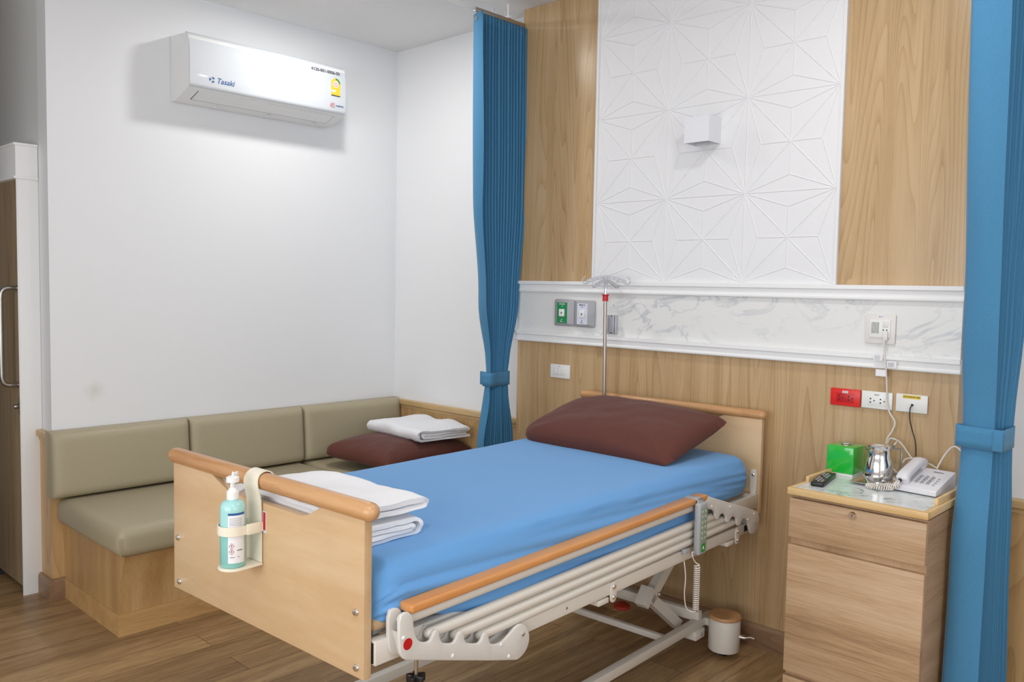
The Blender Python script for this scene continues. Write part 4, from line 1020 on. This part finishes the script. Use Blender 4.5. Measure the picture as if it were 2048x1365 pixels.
# ---- mattress with fitted sheet
mt = root('mattress', to_world(0, 1.06, .70), 'mattress in a bright blue fitted sheet on the hospital bed', 'mattress', rz=BA)
mo = V(0, -1.06, .70)
def mloc(p): return Vector(p)-mo
ML0, ML1, MW, MZ0, MZ1 = .085, 2.058, .452, .7005, .862
def mat_surface(u, v, off):
    """u round the section (0 = lower left .. 1 = lower right), v along the length"""
    l = ML0+(ML1-ML0)*v
    return l
def sheet():
    b = MB(); NS, NLn = 64, 110
    R1, R2 = .055, .075
    sec = []   # right half section from centre top to tucked bottom: (s, z, n)
    def section(half, zt, zb, r, hang=0):
        pts = []
        for i in range(11): pts.append((half*i/10*(half-r)/half, zt))
        for i in range(1, 9):
            a = PI/2*(1-i/8); pts.append((half-r+r*math.cos(a), zt-r+r*math.sin(a)))
        H = zt-r-zb
        for i in range(1, 27):
            t = i/26; pts.append((half+.006*math.sin(PI*t)+(.016*t*hang-.018*t**6*(1-hang)), zt-r-H*t))
        return pts
    rows = []
    vs_ = [0, .004, .010, .018, .028, .040] + [.055+.89*i/NLn for i in range(NLn+1)] + [.960, .972, .982, .990, .996, 1.0]
    for v in vs_:
        l = ML0+(ML1-ML0)*v
        e = min(l-ML0, ML1-l); r = .075
        k = 1.0 if e > r else math.sqrt(max(0, 1-((r-e)/r)**2))
        zt = MZ1-(1-k)*.072
        half = MW-(1-k)*.045
        hg = min(1, max(0, (l-.48)/.10))*min(1, max(0, (1.90-l)/.22)); pts = section(half, zt, MZ0-.05*hg, R1, hg)
        row = []
        full = [(-s, z) for s, z in pts[:0:-1]] + pts
        for q, (s, z) in enumerate(full):
            side = abs(s)/half
            dz = 0; ds = 0
            if side > .80:
                # long drape folds that sink from the top edge at the foot towards the head
                qd = max(0, MZ1-z) + .05*max(0, side-.8)/.2      # way down from the top edge
                wgt = min(1, max(0, (qd-.012)/.05))
                ph = qd-.060*(2.05-l)
                a = noise.noise((ph*17, l*.55, s*4))*.014 + noise.noise((ph*44+5, l*.9, s*4))*.0095
                a += .010*noise.noise((l*1.3, 4.0, s))
                c_ = min(1, qd/.08)
                ds += math.copysign(a*wgt*c_, s); dz += a*wgt*(1-c_)*.4
            if z >= MZ1-.03: dz += .004*noise.noise((s*3, l*2, 0))+.0015*noise.noise((s*9, l*7, 2.0))
            # gathers near the corners
            c = math.exp(-(min(l-ML0, ML1-l)/.10)**2)
            if side > .9: ds += math.copysign(.006*c*math.sin(z*150+l*60), s)
            zz = z+dz
            row.append(mloc(S(s+ds, l, zz)))
        rows.append(row)
    w = len(rows[0]); fs = []
    for j in range(len(rows)-1):
        for i in range(w-1): fs.append((j*w+i, j*w+i+1, (j+1)*w+i+1, (j+1)*w+i))
    b.add([p for r_ in rows for p in r_], fs)
    # close the two ends down to the platform with gathered skirts
    for end, l, sg in ((0, ML0, -1), (len(rows)-1, ML1, 1)):
        top = rows[end]; n = len(top); grid = [top]
        for q in range(1, 9):
            t = q/8; g = []
            for i, p in enumerate(top):
                zt = p.z+mo.z; z = zt+(MZ0-zt)*t
                bul = .014*math.sin(PI*t)+.004*math.sin(i*1.7+t*3)*t
                g.append(V(p.x, p.y-sg*bul, z-mo.z))
            grid.append(g)
        o_ = [p for g in grid for p in g]; f2 = []
        for j in range(8):
            for i in range(n-1): f2.append((j*n+i, j*n+i+1, (j+1)*n+i+1, (j+1)*n+i))
        b.add(o_, f2)
    return b
bmm = bmesh.new(); sb = sheet(); me = bpy.data.meshes.new('t'); me.from_pydata([tuple(v) for v in sb.v], [], sb.f); bmm.from_mesh(me); bpy.data.meshes.remove(me)
bmesh.ops.remove_doubles(bmm, verts=bmm.verts, dist=1e-5)
m = MB(); m.bm(bmm); sh = m.build('fitted_sheet', 'sheet', mt, smooth=80)
b = MB().box(mloc(S(-MW+.07, ML0+.04, .7005)), mloc(S(MW-.07, ML1-.04, .826)), .04, 4)
b.build('mattress_core', 'tick', mt)
# a bare corner of the mattress shows under the sheet at the foot
b = MB().box(mloc(S(.30, 1.90, .7002)), mloc(S(.447, 2.062, .728)), .012, 3); b.build('mattress_corner', 'tick', mt)

pw = to_world(-.03, .325, .928)
pillow('pillow', 'brown pillow leaning on the headboard of the blue bed', pw, BA+math.radians(-3), (.405, .245), .092, (math.radians(15), math.radians(0)), 5.2, pinch=.08)
tw = to_world(.125, 1.932, .8635)
folded('towel', 'folded white towel on the blue bed, lower one of the two', tw, BA, .405, .262, 4, .0135, 1.3, wrap=True, group='folded white towels')
tw = to_world(-.025, 1.928, .930)
folded('towel', 'folded white towel on the blue bed, upper one of the two', tw, BA, .70, .262, 2, .0165, 6.4, group='folded white towels', droop=.060, droop_x=-.075)

# ---- hand control hung on the side rail
hc = root('hand_control', to_world(.52, .61, .57), 'grey bed hand control with a green sticker hanging on the side rail', 'remote control', rz=BA)
ho = V(.52, -.61, .57)
def hq(m, name, mats, parent=None, **kw):
    for v in m.v: v.xyz = v - ho
    return m.build(name, mats, parent or hc, **kw)
hq(MB().box(S(.5085, .583, .578), S(.533, .642, .768), .008, 3), 'casing', 'handset')
kp = hq(MB().box(S(.5325, .589, .598), S(.5342, .636, .752), .006, 3), 'keypad', 'keypad')
for i in range(6):
    for j in range(2):
        hq(MB().lathe([(.0042, 0), (.0042, .0008), (.0001, .0012)], S(.534, .602+j*.021, .738-i*.0195), 12, (1, 0, 0)), 'key', 'keydot', kp)
o = hq(MB().box(S(.5338, .600, .590), S(.5350, .626, .620), .0004), 'sticker', 'greenlabel', smooth=0); o['label'] = 'green sticker'
b = MB(); b.prism([(-.006, -.006), (-.003, -.006), (0, 0), (.003, -.006), (.006, -.006), (.001, .007), (-.001, .007)], lambda u, v, t: S(.535+t, .613+u, .605+v), 0, .0005)
hq(b, 'sticker_mark', 'paper', o, smooth=0)
b = MB().box(S(.452, .596, .7745), S(.520, .630, .781), .003); b.box(S(.512, .596, .758), S(.520, .630, .781), .003); hq(b, 'hanging_hook', 'handset')
hel = []
for i in range(21*12+1):
    a = 2*PI*i/12; z = .545-.165*(i/(21*12)); hel.append(S(.527+.010*math.cos(a), .640+.010*math.sin(a), z))
cbl = [S(.520, .650, .592), S(.522, .668, .598), S(.525, .672, .585), S(.527, .655, .560), S(.537, .640, .548)]
hq(MB().tube(spline(cbl, 6) + hel[3:], .0021, 7), 'coiled_cord', 'cordwhite')
hq(MB().tube(spline([S(.527, .640, .378), S(.520, .650, .374), S(.505, .668, .39), S(.500, .676, .44), S(.500, .672, .50), S(.490, .665, .548), S(.485, .66, .556)], 8), .002, 8), 'cord_return', 'cordwhite')
b = MB().box(S(.4905, .672, .592), S(.508, .692, .606), .002); hq(b, 'cord_clip', 'handset')

# ---- drip pole at the head
iv = root('drip_pole', to_world(-.315, .045, .70), 'steel drip pole with a red collar and four grey hooks behind the bed pillow', 'drip pole', rz=BA)
io = V(-.315, -.045, .70)
def iq(m, name, mats, parent=None, **kw):
    for v in m.v: v.xyz = v - io
    return m.build(name, mats, parent or iv, **kw)
ps, pl_ = -.3165, .045
iq(MB().cyl(S(ps+.014, pl_, .70), S(ps, pl_, 1.478), .0085, seg=18), 'pole', 'pole')
iq(MB().cyl(S(ps, pl_, 1.478), S(ps, pl_, 1.555), .0062, seg=16).lathe([(.0075, .040), (.0075, .060)], S(ps, pl_, 1.478), 16), 'inner_pole', 'chrome')
o = iq(MB().lathe([(.0135, 1.470), (.0135, 1.496), (.019, 1.4985), (.019, 1.502), (.0065, 1.502)], S(ps, pl_, 0), 24), 'collar', 'red'); o['label'] = 'red collar'
hub = iq(MB().lathe([(.0095, 1.528), (.0095, 1.566), (.012, 1.570), (.012, 1.588), (.0085, 1.592), (.0001, 1.592)], S(ps, pl_, 0), 20), 'hook_hub', 'hookgrey')
for ang_, low in ((math.radians(-5), 0), (math.radians(-97), .017), (math.radians(175), 0), (math.radians(83), .017)):
    dx, dl = math.cos(ang_), math.sin(ang_)
    L = .098; top = []
    b = MB()
    up_ = [(.008 + L*t, 1.588-.020*t*t) for t in [i/8 for i in range(9)]]; lo_ = [(.008+L*t, 1.572-.024*t*t) for t in [i/8 for i in range(9)]]
    b.prism(up_ + lo_[::-1], lambda u, v, t: S(ps+dx*u-dl*t, pl_+dl*u+dx*t, v-low), -.003, .003)
    e = .008+L
    hk = spline([V(e-.012, 1.563, 0), V(e+.002, 1.553, 0), V(e+.014, 1.552, 0), V(e+.022, 1.562, 0), V(e+.018, 1.576, 0), V(e+.006, 1.586, 0)], 5)
    b.tube([S(ps+dx*p.x, pl_+dl*p.x, p.y-low) for p in hk], .0030, 8)
    hk_o = iq(b, 'hook_arm', 'hookgrey')
    for t in (.25, .5, .75):
        u = .008+L*t
        c0 = S(ps+dx*u, pl_+dl*u, 1.580-.022*t*t-low)
        iq(MB().lathe([(.0028, -.0034), (.0028, .0034)], c0, 10, (-dl, -dx, 0)), 'arm_hole', 'white_plastic', hk_o)

# ---- sanitizer bottle in its holder on the foot rail
SB = (-.005, 2.165)   # bottle axis (s, l)
hz = root('bottle_holder', to_world(.0, LF, .78), 'ivory plastic bottle holder hooked over the foot rail of the bed', 'holder', rz=BA)
ho2 = V(0, -LF, .78)
def hq2(m, name, mats, parent=None, **kw):
    for v in m.v: v.xyz = v - ho2
    return m.build(name, mats, parent or hz, **kw)
c_s = -.002
# back plate and hook over the rail: swept strip
strip = [(LF+.003, .786), (LF+.0035, .90), (LF+.006, .955), (LF+.013, .985)]
lc, zc, rr_ = LF-.012, 1.000, .0262
strip += [(lc+rr_*math.cos(a), zc+rr_*math.sin(a)) for a in [math.radians(d) for d in range(0, 200, 20)]]
strip += [(lc-rr_-.004, .985), (lc-rr_-.012, .970)]
b = MB(); th = .0032
for side in (0, 1): pass
sp_ = spline([V(l, z, 0) for l, z in strip], 4)
def wid(i):
    t = i/(len(sp_)-1); return .034 if t < .2 else (.034-.006*min(1, (t-.2)/.25))
vs, fs = [], []
for i, p in enumerate(sp_):
    a = sp_[max(0, i-1)]; c = sp_[min(len(sp_)-1, i+1)]; d = (c-a).normalized(); nx = V(-d.y, d.x, 0)*-th
    w = wid(i)
    for sg, k in ((-1, 0), (1, 0), (1, 1), (-1, 1)):
        q = p+nx*k; vs.append(S(c_s+sg*w, q.x, q.y))
for i in range(len(sp_)-1):
    for k in range(4):
        j = (k+1) % 4; fs.append((i*4+k, i*4+j, i*4+4+j, i*4+4+k))
fs.append((0, 1, 2, 3)); fs.append(tuple(len(vs)-4+k for k in (3, 2, 1, 0)))
b.add(vs, fs); hq2(b, 'hook_plate', 'ivory', smooth=40)
# shelf and ring
sh_ = [(c_s-.036, LF+.003), (c_s+.036, LF+.003)] + [(c_s+.001+.038*math.cos(a), SB[1]+.038*math.sin(a)) for a in [math.radians(d) for d in range(0, 181, 15)]]
hq2(MB().prism(sh_, lambda u, v, t: S(u, v, t), .779, .785, .001), 'shelf', 'ivory')
def band(z0, z1):
    path = [(c_s+.036, LF+.003)] + [(c_s+.036*1.0, SB[1]-.01)] + [(c_s+.036*math.cos(a), SB[1]+.036*math.sin(a)) for a in [math.radians(d) for d in range(0, 181, 12)]] + [(c_s-.036, SB[1]-.01), (c_s-.036, LF+.003)]
    mb = MB(); vs = []; fs = []
    n = len(path)
    for i, (u, v) in enumerate(path):
        a = Vector(path[max(0, i-1)]); c = Vector(path[min(n-1, i+1)]); d = (c-a).normalized(); nx = Vector((d.y, -d.x))*.003
        for z in (z0, z1): vs.append(S(u, v, z))
        for z in (z1, z0): vs.append(S(u+nx.x, v+nx.y, z))
    for i in range(n-1):
        for k in range(4):
            j = (k+1) % 4; fs.append((i*4+k, i*4+j, i*4+4+j, i*4+4+k))
    fs.append((0, 1, 2, 3)); fs.append(tuple(len(vs)-4+k for k in (3, 2, 1, 0)))
    return mb.add(vs, fs)
hq2(band(.872, .896), 'ring_band', 'ivory', smooth=40)
hq2(MB().box(S(c_s+.034, LF+.012, .870), S(c_s+.0415, LF+.050, .898), .001), 'band_clip', 'ivory')

sbt = root('sanitizer_bottle', to_world(SB[0]+.003, SB[1], .786), 'clear aqua hand sanitizer bottle with a white pump in the ivory holder', 'bottle', rz=BA)
bs = V(SB[0]+.003, -SB[1], .786); R_ = .0325
def sq(m, name, mats, parent=None, **kw):
    for v in m.v: v.xyz = v - bs
    return m.build(name, mats, parent or sbt, **kw)
ax = (bs.x, bs.y, bs.z)
m = MB(); m.lathe([(.0001, 0), (.029, 0), (R_, .004), (R_, .090)], ax, 36, caps=False); m.cur = 1
m.lathe([(R_, .090), (R_, .150), (.0315, .160), (.026, .170), (.014, .175), (.013, .182), (.0001, .182)], ax, 36, caps=False)
sq(m, 'bottle', ['gel_low', 'gel'], smooth=50)
pm_ = sq(MB().lathe([(.0155, .177), (.0155, .196), (.012, .199), (.009, .205), (.0065, .207), (.0065, .222)], ax, 28), 'pump_collar', 'white_plastic')
b = MB().lathe([(.0065, .222), (.0165, .222), (.0165, .234), (.012, .2365), (.0001, .2365)], ax, 28)
b.tube([(ax[0], ax[1], ax[2]+.2335), (ax[0]-.012, ax[1]+.012, ax[2]+.2375), (ax[0]-.024, ax[1]+.026, ax[2]+.238), (ax[0]-.028, ax[1]+.030, ax[2]+.232)], .0042, 10)
b.tube([(ax[0]-.004, ax[1]+.002, ax[2]+.236), (ax[0]-.004, ax[1]+.004, ax[2]+.247)], .0028, 8)
sq(b, 'pump_head', 'white_plastic')
def wraplabel(a0, a1, z0, z1, mat, name, parent=None, r=R_+.0004):
    mb = MB(); mb.grid(lambda u, v: (ax[0]+r*math.cos(a0+(a1-a0)*u), ax[1]+r*math.sin(a0+(a1-a0)*u), ax[2]+z0+(z1-z0)*v), 16, 1)
    return sq(mb, name, mat, parent, smooth=60, recalc=False)
A0_, A1_ = math.radians(-52), math.radians(28)
lb = wraplabel(A0_, A1_, .014, .146, 'paper', 'label')
wraplabel(A0_, A1_, .140, .146, 'blueink', 'label_stripe', lb, R_+.0008)
def lp(u, z, r=R_+.0010): a = A0_+(A1_-A0_)*u; return (ax[0]+r*math.cos(a), ax[1]+r*math.sin(a), ax[2]+z)
b = MB()
for z in (.132, .127, .122, .118, .114): b.tube([lp(.08+.06*i, z) for i in range(13)], .0006, 4)
sq(b, 'label_print', 'gasgrey', lb)
b = MB()
for z in (.060, .045):
    b.tube([lp(.20, z+.0075), lp(.34, z), lp(.20, z-.0075), lp(.06, z)], .0006, 4, closed=True)
sq(b, 'hazard_symbol', 'redink', lb)
b = MB()
for z in (.060, .045): b.tube([lp(.20, z+.003), lp(.20, z-.002)], .0010, 5)
b.tube([lp(.5+.04*i, .048) for i in range(9)], .0009, 4); b.tube([lp(.12+.05*i, .030) for i in range(6)], .0006, 4); b.tube([lp(.55, .031), lp(.6, .031)], .001, 4)
sq(b, 'label_text', 'darkgrey', lb)

# ---------------------------------------------------------------- bedside cabinet
cb = root('bedside_cabinet', (2.04, -.26, 0), 'pale wood bedside cabinet with a marble top right of the bed', 'cabinet'); Q = P(cb)
CX0, CX1, CY0, CY1 = 1.804, 2.264, -.487, -.022
TZ = .838
Q(MB().box((CX0, CY0+.022, .07), (CX1, CY1, .806), .001), 'body', 'cabside', smooth=0)
Q(MB().box((CX0+.02, CY0+.045, 0), (CX1-.02, CY1-.02, .07)), 'plinth', 'cabside', smooth=0)
dw = Q(MB().box((CX0, CY0, .660), (CX1, CY0+.0215, .800), .0012), 'drawer', 'cabinet', smooth=30)
lk = Q(MB().lathe([(.0125, 0), (.0125, .006), (.010, .010), (.0001, .010)], (2.030, CY0, .781), 24, (0, -1, 0)), 'lock', 'chrome', dw)
Q(MB().box((2.029, CY0-.0106, .775), (2.031, CY0-.0098, .787)), 'keyhole', 'darkgrey', dw, smooth=0)
Q(MB().box((CX0, CY0, .170), (CX1, CY0+.0215, .632), .0012), 'door', 'cabinet', smooth=30)
Q(MB().box((CX0, CY0, .075), (CX1, CY0+.0215, .152), .0012), 'drawer', 'cabinet', smooth=30)
b = MB()
b.box((CX0-.006, CY0-.010, TZ-.024), (CX1+.006, CY0+.012, TZ), .002); b.box((CX0-.006, CY0+.012, TZ-.024), (CX0+.012, CY1+.004, TZ), .002); b.box((CX1-.012, CY0+.012, TZ-.024), (CX1+.006, CY1+.004, TZ), .002)
Q(b, 'top_edge', 'pine', smooth=30)
Q(MB().box((CX0+.0115, CY0+.0115, TZ-.02), (CX1-.0115, CY1+.003, TZ+.0005)), 'marble_top', 'marble_top', smooth=0)
for x, nm in ((CX0+.004, 'l'), (CX1-.016, 'r')):
    Q(MB().box((x, CY0+.115, TZ+.0003), (x+.012, CY1+.002, TZ+.022), .0015), 'side_lip', 'pine', smooth=30)
ZT = TZ+.0007
# remote control
rm = root('remote_control', (1.85, -.315, ZT), 'black television remote on the marble top in front of the tissue box', 'remote control', rz=math.radians(11)); ro = rm.location.copy()
MB().box((-.023, -.105, 0), (.023, .105, .017), .006, 3).build('casing', 'black', rm)
for j in range(7):
    for i in range(3):
        MB().box((-.016+i*.0118, -.085+j*.024, .0165), (-.008+i*.0118, -.074+j*.024, .0185), .0008).build('key', 'gasgrey' if (i+j) % 4 else 'darkgrey', rm)
MB().lathe([(.0045, 0), (.0045, .0015)], (0.012, .088, .0168), 12).build('power_key', 'redink', rm)
# tissue box
tb = root('tissue_box', (1.849, -.118, ZT), 'glossy green cube tissue box on the bedside cabinet', 'tissue box'); Q = P(tb)
tx0, tx1, ty0, ty1, tz1 = 1.797, 1.900, -.173, -.066, .953
b = MB(); hole = [(1.849+.020*math.cos(a), -.12+.020*math.sin(a)) for a in [2*PI*i/24 for i in range(24)]]
b.box((tx0, ty0, ZT+.010), (tx1, ty1, tz1-.0015), .004, 3)
Q(b, 'cover', 'greenbox', smooth=40)
b = MB().lathe([(.0205, 0), (.0205, .002), (.0195, .0024), (.0180, .0012), (.0175, .0002)], (1.849, -.118, tz1-.0016), 28, caps=False); Q(b, 'opening_rim', 'steel')
Q(MB().lathe([(.0001, .0008), (.0178, .0008)], (1.849, -.118, tz1-.0014), 28, caps=False), 'opening', 'black')
b = MB().tube(spline([(1.838, -.122, tz1-.0002), (1.846, -.118, tz1+.002), (1.856, -.114, tz1+.001)], 5), [.0018]*11, 6); Q(b, 'tissue', 'paper')
Q(MB().box((tx0+.003, ty0+.003, ZT), (tx1-.003, ty1-.003, ZT+.0102), .001), 'base', 'white_plastic')
# tray and pitcher
ty = root('tray', (2.02, -.19, ZT), 'small steel tray under the water pitcher', 'tray')
b = MB(); X0, X1, Y0, Y1 = -.092, .046, -.085, .080
rings = []
for off, z in ((.016, .001), (.004, .006), (0, .010), (-.003, .0104), (-.003, .0112), (.0005, .0112), (.006, .0072), (.018, .0024)):
    rings.append([(X0+off, Y0+off, z), (X1-off, Y0+off, z), (X1-off, Y1-off, z), (X0+off, Y1-off, z)])
vs = [p for g in rings for p in g]; fs = [(3, 2, 1, 0)]
for g in range(len(rings)-1):
    for k in range(4): fs.append((g*4+k, g*4+(k+1) % 4, g*4+4+(k+1) % 4, g*4+4+k))
fs.append(tuple((len(rings)-1)*4+k for k in range(4))); b.add(vs, fs)
b.build('tray_dish', 'chrome', ty, smooth=25)
pt = root('pitcher', (2.004, -.205, ZT+.0026), 'polished steel lidded water pitcher on the steel tray', 'pitcher', rz=math.radians(48))
pp = [(.0001, 0), (.040, 0), (.042, .003), (.043, .008), (.049, .018), (.0505, .032), (.049, .055), (.046, .078), (.0405, .094), (.038, .104), (.0375, .128), (.040, .134), (.0405, .136)]
MB().lathe(pp, (0, 0, 0), 48).build('jug', 'chrome', pt, smooth=60)
ld_ = MB().lathe([(.0415, .136), (.0415, .139), (.036, .142), (.030, .1425), (.020, .146), (.0001, .147)], (0, 0, 0), 40).build('lid', 'chrome', pt, smooth=50)
b = MB().box((.037, -.008, .126), (.054, .008, .139), .003); b.cyl((.048, -.010, .138), (.048, .010, .138), .005, seg=12); b.tube(spline([(.050, 0, .138), (.058, 0, .146), (.064, 0, .158), (.066, 0, .164)], 5), .0028, 8)
b.build('hinge', 'steel', pt)
b = MB().tube(spline([(.046, 0, .130), (.075, 0, .126), (.083, 0, .120), (.084, 0, .09), (.083, 0, .05), (.078, 0, .038), (.050, 0, .036)], 6), .0038, 10)
b.build('handle', 'steel', pt)
MB().prism([(-.014, 0), (.014, 0), (0, .024)], lambda u, v, t: (-.036-v*.8-t, u*(1-v*12), .118+v*.7), 0, .002).build('spout', 'chrome', pt)
# telephone
ph = root('telephone', (2.150, -.178, ZT), 'white corded telephone on the bedside cabinet by the curtain', 'telephone', rz=math.radians(-4))
def top_z(y): return .024+(y+.085)*.26
side = [(-.085, .004), (-.085, .018), (-.080, .024), (.080, .066), (.086, .062), (.086, .022), (.075, .004)]
MB().prism(side, lambda u, v, t: (t, u, v), -.072, .078, .003).build('phone_base', 'phone', ph)
b = MB()
for x in (-.055, .06):
    for y in (-.06, .055): b.box((x-.01, y-.01, 0), (x+.01, y+.01, .006), .001)
b.build('foot', 'black', ph)
sl_ = .262
def onp(x, y, h=0): return (x, y, .0250+(y+.080)*sl_+h)
for j in range(4):
    for i in range(3):
        x, y = -.008+i*.0195, .008-j*.0165
        k = MB().lathe([(.0068, -.001), (.0068, .002), (.0055, .003), (.0001, .0032)], onp(x, y), 18); 
        for v in k.v: v.x = x+(v.x-x)*1.0
        k = k.build('key', 'gasgrey', ph)
        lettering('123456789*0#'[j*3+i], .0075, 'darkgrey', onp(x, y, .0036), (1, 0, 0), (0, 1, sl_), k, 'numeral')
for j in range(4):
    x, y = .052, .004-j*.0165
    MB().lathe([(.0045, -.001), (.0045, .0015), (.0001, .002)], onp(x, y), 14).build('key', 'gasgrey', ph)
lettering('Panasonic', .0085, 'darkgrey', onp(.030, .055, .0006), (1, 0, 0), (0, 1, sl_), ph, 'lettering')
hs = MB()
path = [V(-.042, -.074, .036), V(-.042, -.060, .052), V(-.042, -.03, .064), V(-.042, .01, .076), V(-.042, .05, .086), V(-.042, .072, .086), V(-.042, .088, .076)]
sp2 = spline(path, 5); vs = []; fs = []; n = len(sp2)
for i, p in enumerate(sp2):
    t = i/(n-1); e = 1 if .06 < t < .94 else (.62+.38*min(t, 1-t)/.06)
    w = (.023-.0035*math.sin(PI*t))*e; hh = (.0145+.004*abs(2*t-1)**2)*e
    a = sp2[max(0, i-1)]; c = sp2[min(n-1, i+1)]; d = (c-a).normalized(); nn = V(0, -d.z, d.y)
    for k in range(16):
        an = 2*PI*k/16; cx, cy = math.cos(an), math.sin(an)
        sx = math.copysign(abs(cx)**.55, cx)*w; sy = math.copysign(abs(cy)**.55, cy)*hh
        vs.append(p+V(sx, 0, 0)+nn*sy)
for i in range(n-1):
    for k in range(16):
        j = (k+1) % 16; fs.append((i*16+k, i*16+j, i*16+16+j, i*16+16+k))
fs.append(tuple(range(16))[::-1]); fs.append(tuple((n-1)*16+k for k in range(16)))
hs.add(vs, fs); ho_ = hs.build('receiver', 'phone', ph, smooth=50)
MB().box((-.061, .058, .056), (-.023, .086, .082), .008, 3).build('receiver_cup', 'phone', ph); MB().box((-.061, -.072, .026), (-.023, -.046, .050), .008, 3).build('receiver_cup', 'phone', ph)
MB().box((-.050, -.0885, .034), (-.040, -.078, .046), .002).build('cord_plug', 'black', ph)
base_pts = spline([V(-.045, -.090, .038), V(-.050, -.104, .020), V(-.075, -.108, .020), V(-.10, -.112, .0135), V(-.128, -.116, .0100), V(-.140, -.127, .0092), V(-.122, -.138, .0092), V(-.094, -.131, .0092), V(-.070, -.112, .0095), V(-.064, -.098, .0098)], 26)
coil = []; up0 = V(0, 0, 1)
for i, p in enumerate(base_pts):
    a = base_pts[max(0, i-1)]; c = base_pts[min(len(base_pts)-1, i+1)]; d = (c-a).normalized(); sd = d.cross(up0).normalized(); u2 = sd.cross(d)
    an = i*2*PI/6.2
    r0 = .0068 if 10 < i < len(base_pts)-6 else .001
    coil.append(p+sd*math.cos(an)*r0+u2*math.sin(an)*r0)
MB().tube(coil, .0023, 6).build('coiled_cord', 'cordwhite', ph)
# loose white leads behind the pitcher and telephone
c1 = MB().tube(spline([(2.165, -.085, .905), (2.18, -.05, .955), (2.205, -.038, .985), (2.235, -.040, .965), (2.252, -.055, .925), (2.258, -.072, .895)], 8), .0030, 8)
tag(c1.build('phone_lead', 'cordwhite', origin=(2.2, -.05, .9)), 'white lead arching up behind the telephone beside the right curtain', 'cable')
c2 = MB().tube(spline([(1.972, -.040, .965), (1.985, -.042, .985), (2.02, -.044, .975), (2.06, -.05, .93), (2.10, -.06, .89), (2.135, -.07, .865), (2.15, -.062, .8425)], 8), .0030, 8)
tag(c2.build('white_lead', 'cordwhite', origin=(2.05, -.05, .85)), 'white lead looping down from the wall behind the steel pitcher', 'cable')
c3 = MB().tube(spline([(2.045, -.10, .90), (2.06, -.085, .925), (2.10, -.07, .925), (2.15, -.06, .905), (2.17, -.058, .885)], 8) , .0028, 8)
c3.tube(spline([(2.045, -.10, .90), (2.050, -.105, .87), (2.075, -.10, .852), (2.10, -.068, .8425), (2.14, -.064, .8425)], 8), .0028, 8)
tag(c3.build('coiled_lead', 'cordwhite', origin=(2.09, -.08, .85)), 'bunched white lead on the marble between the pitcher and telephone', 'cable')
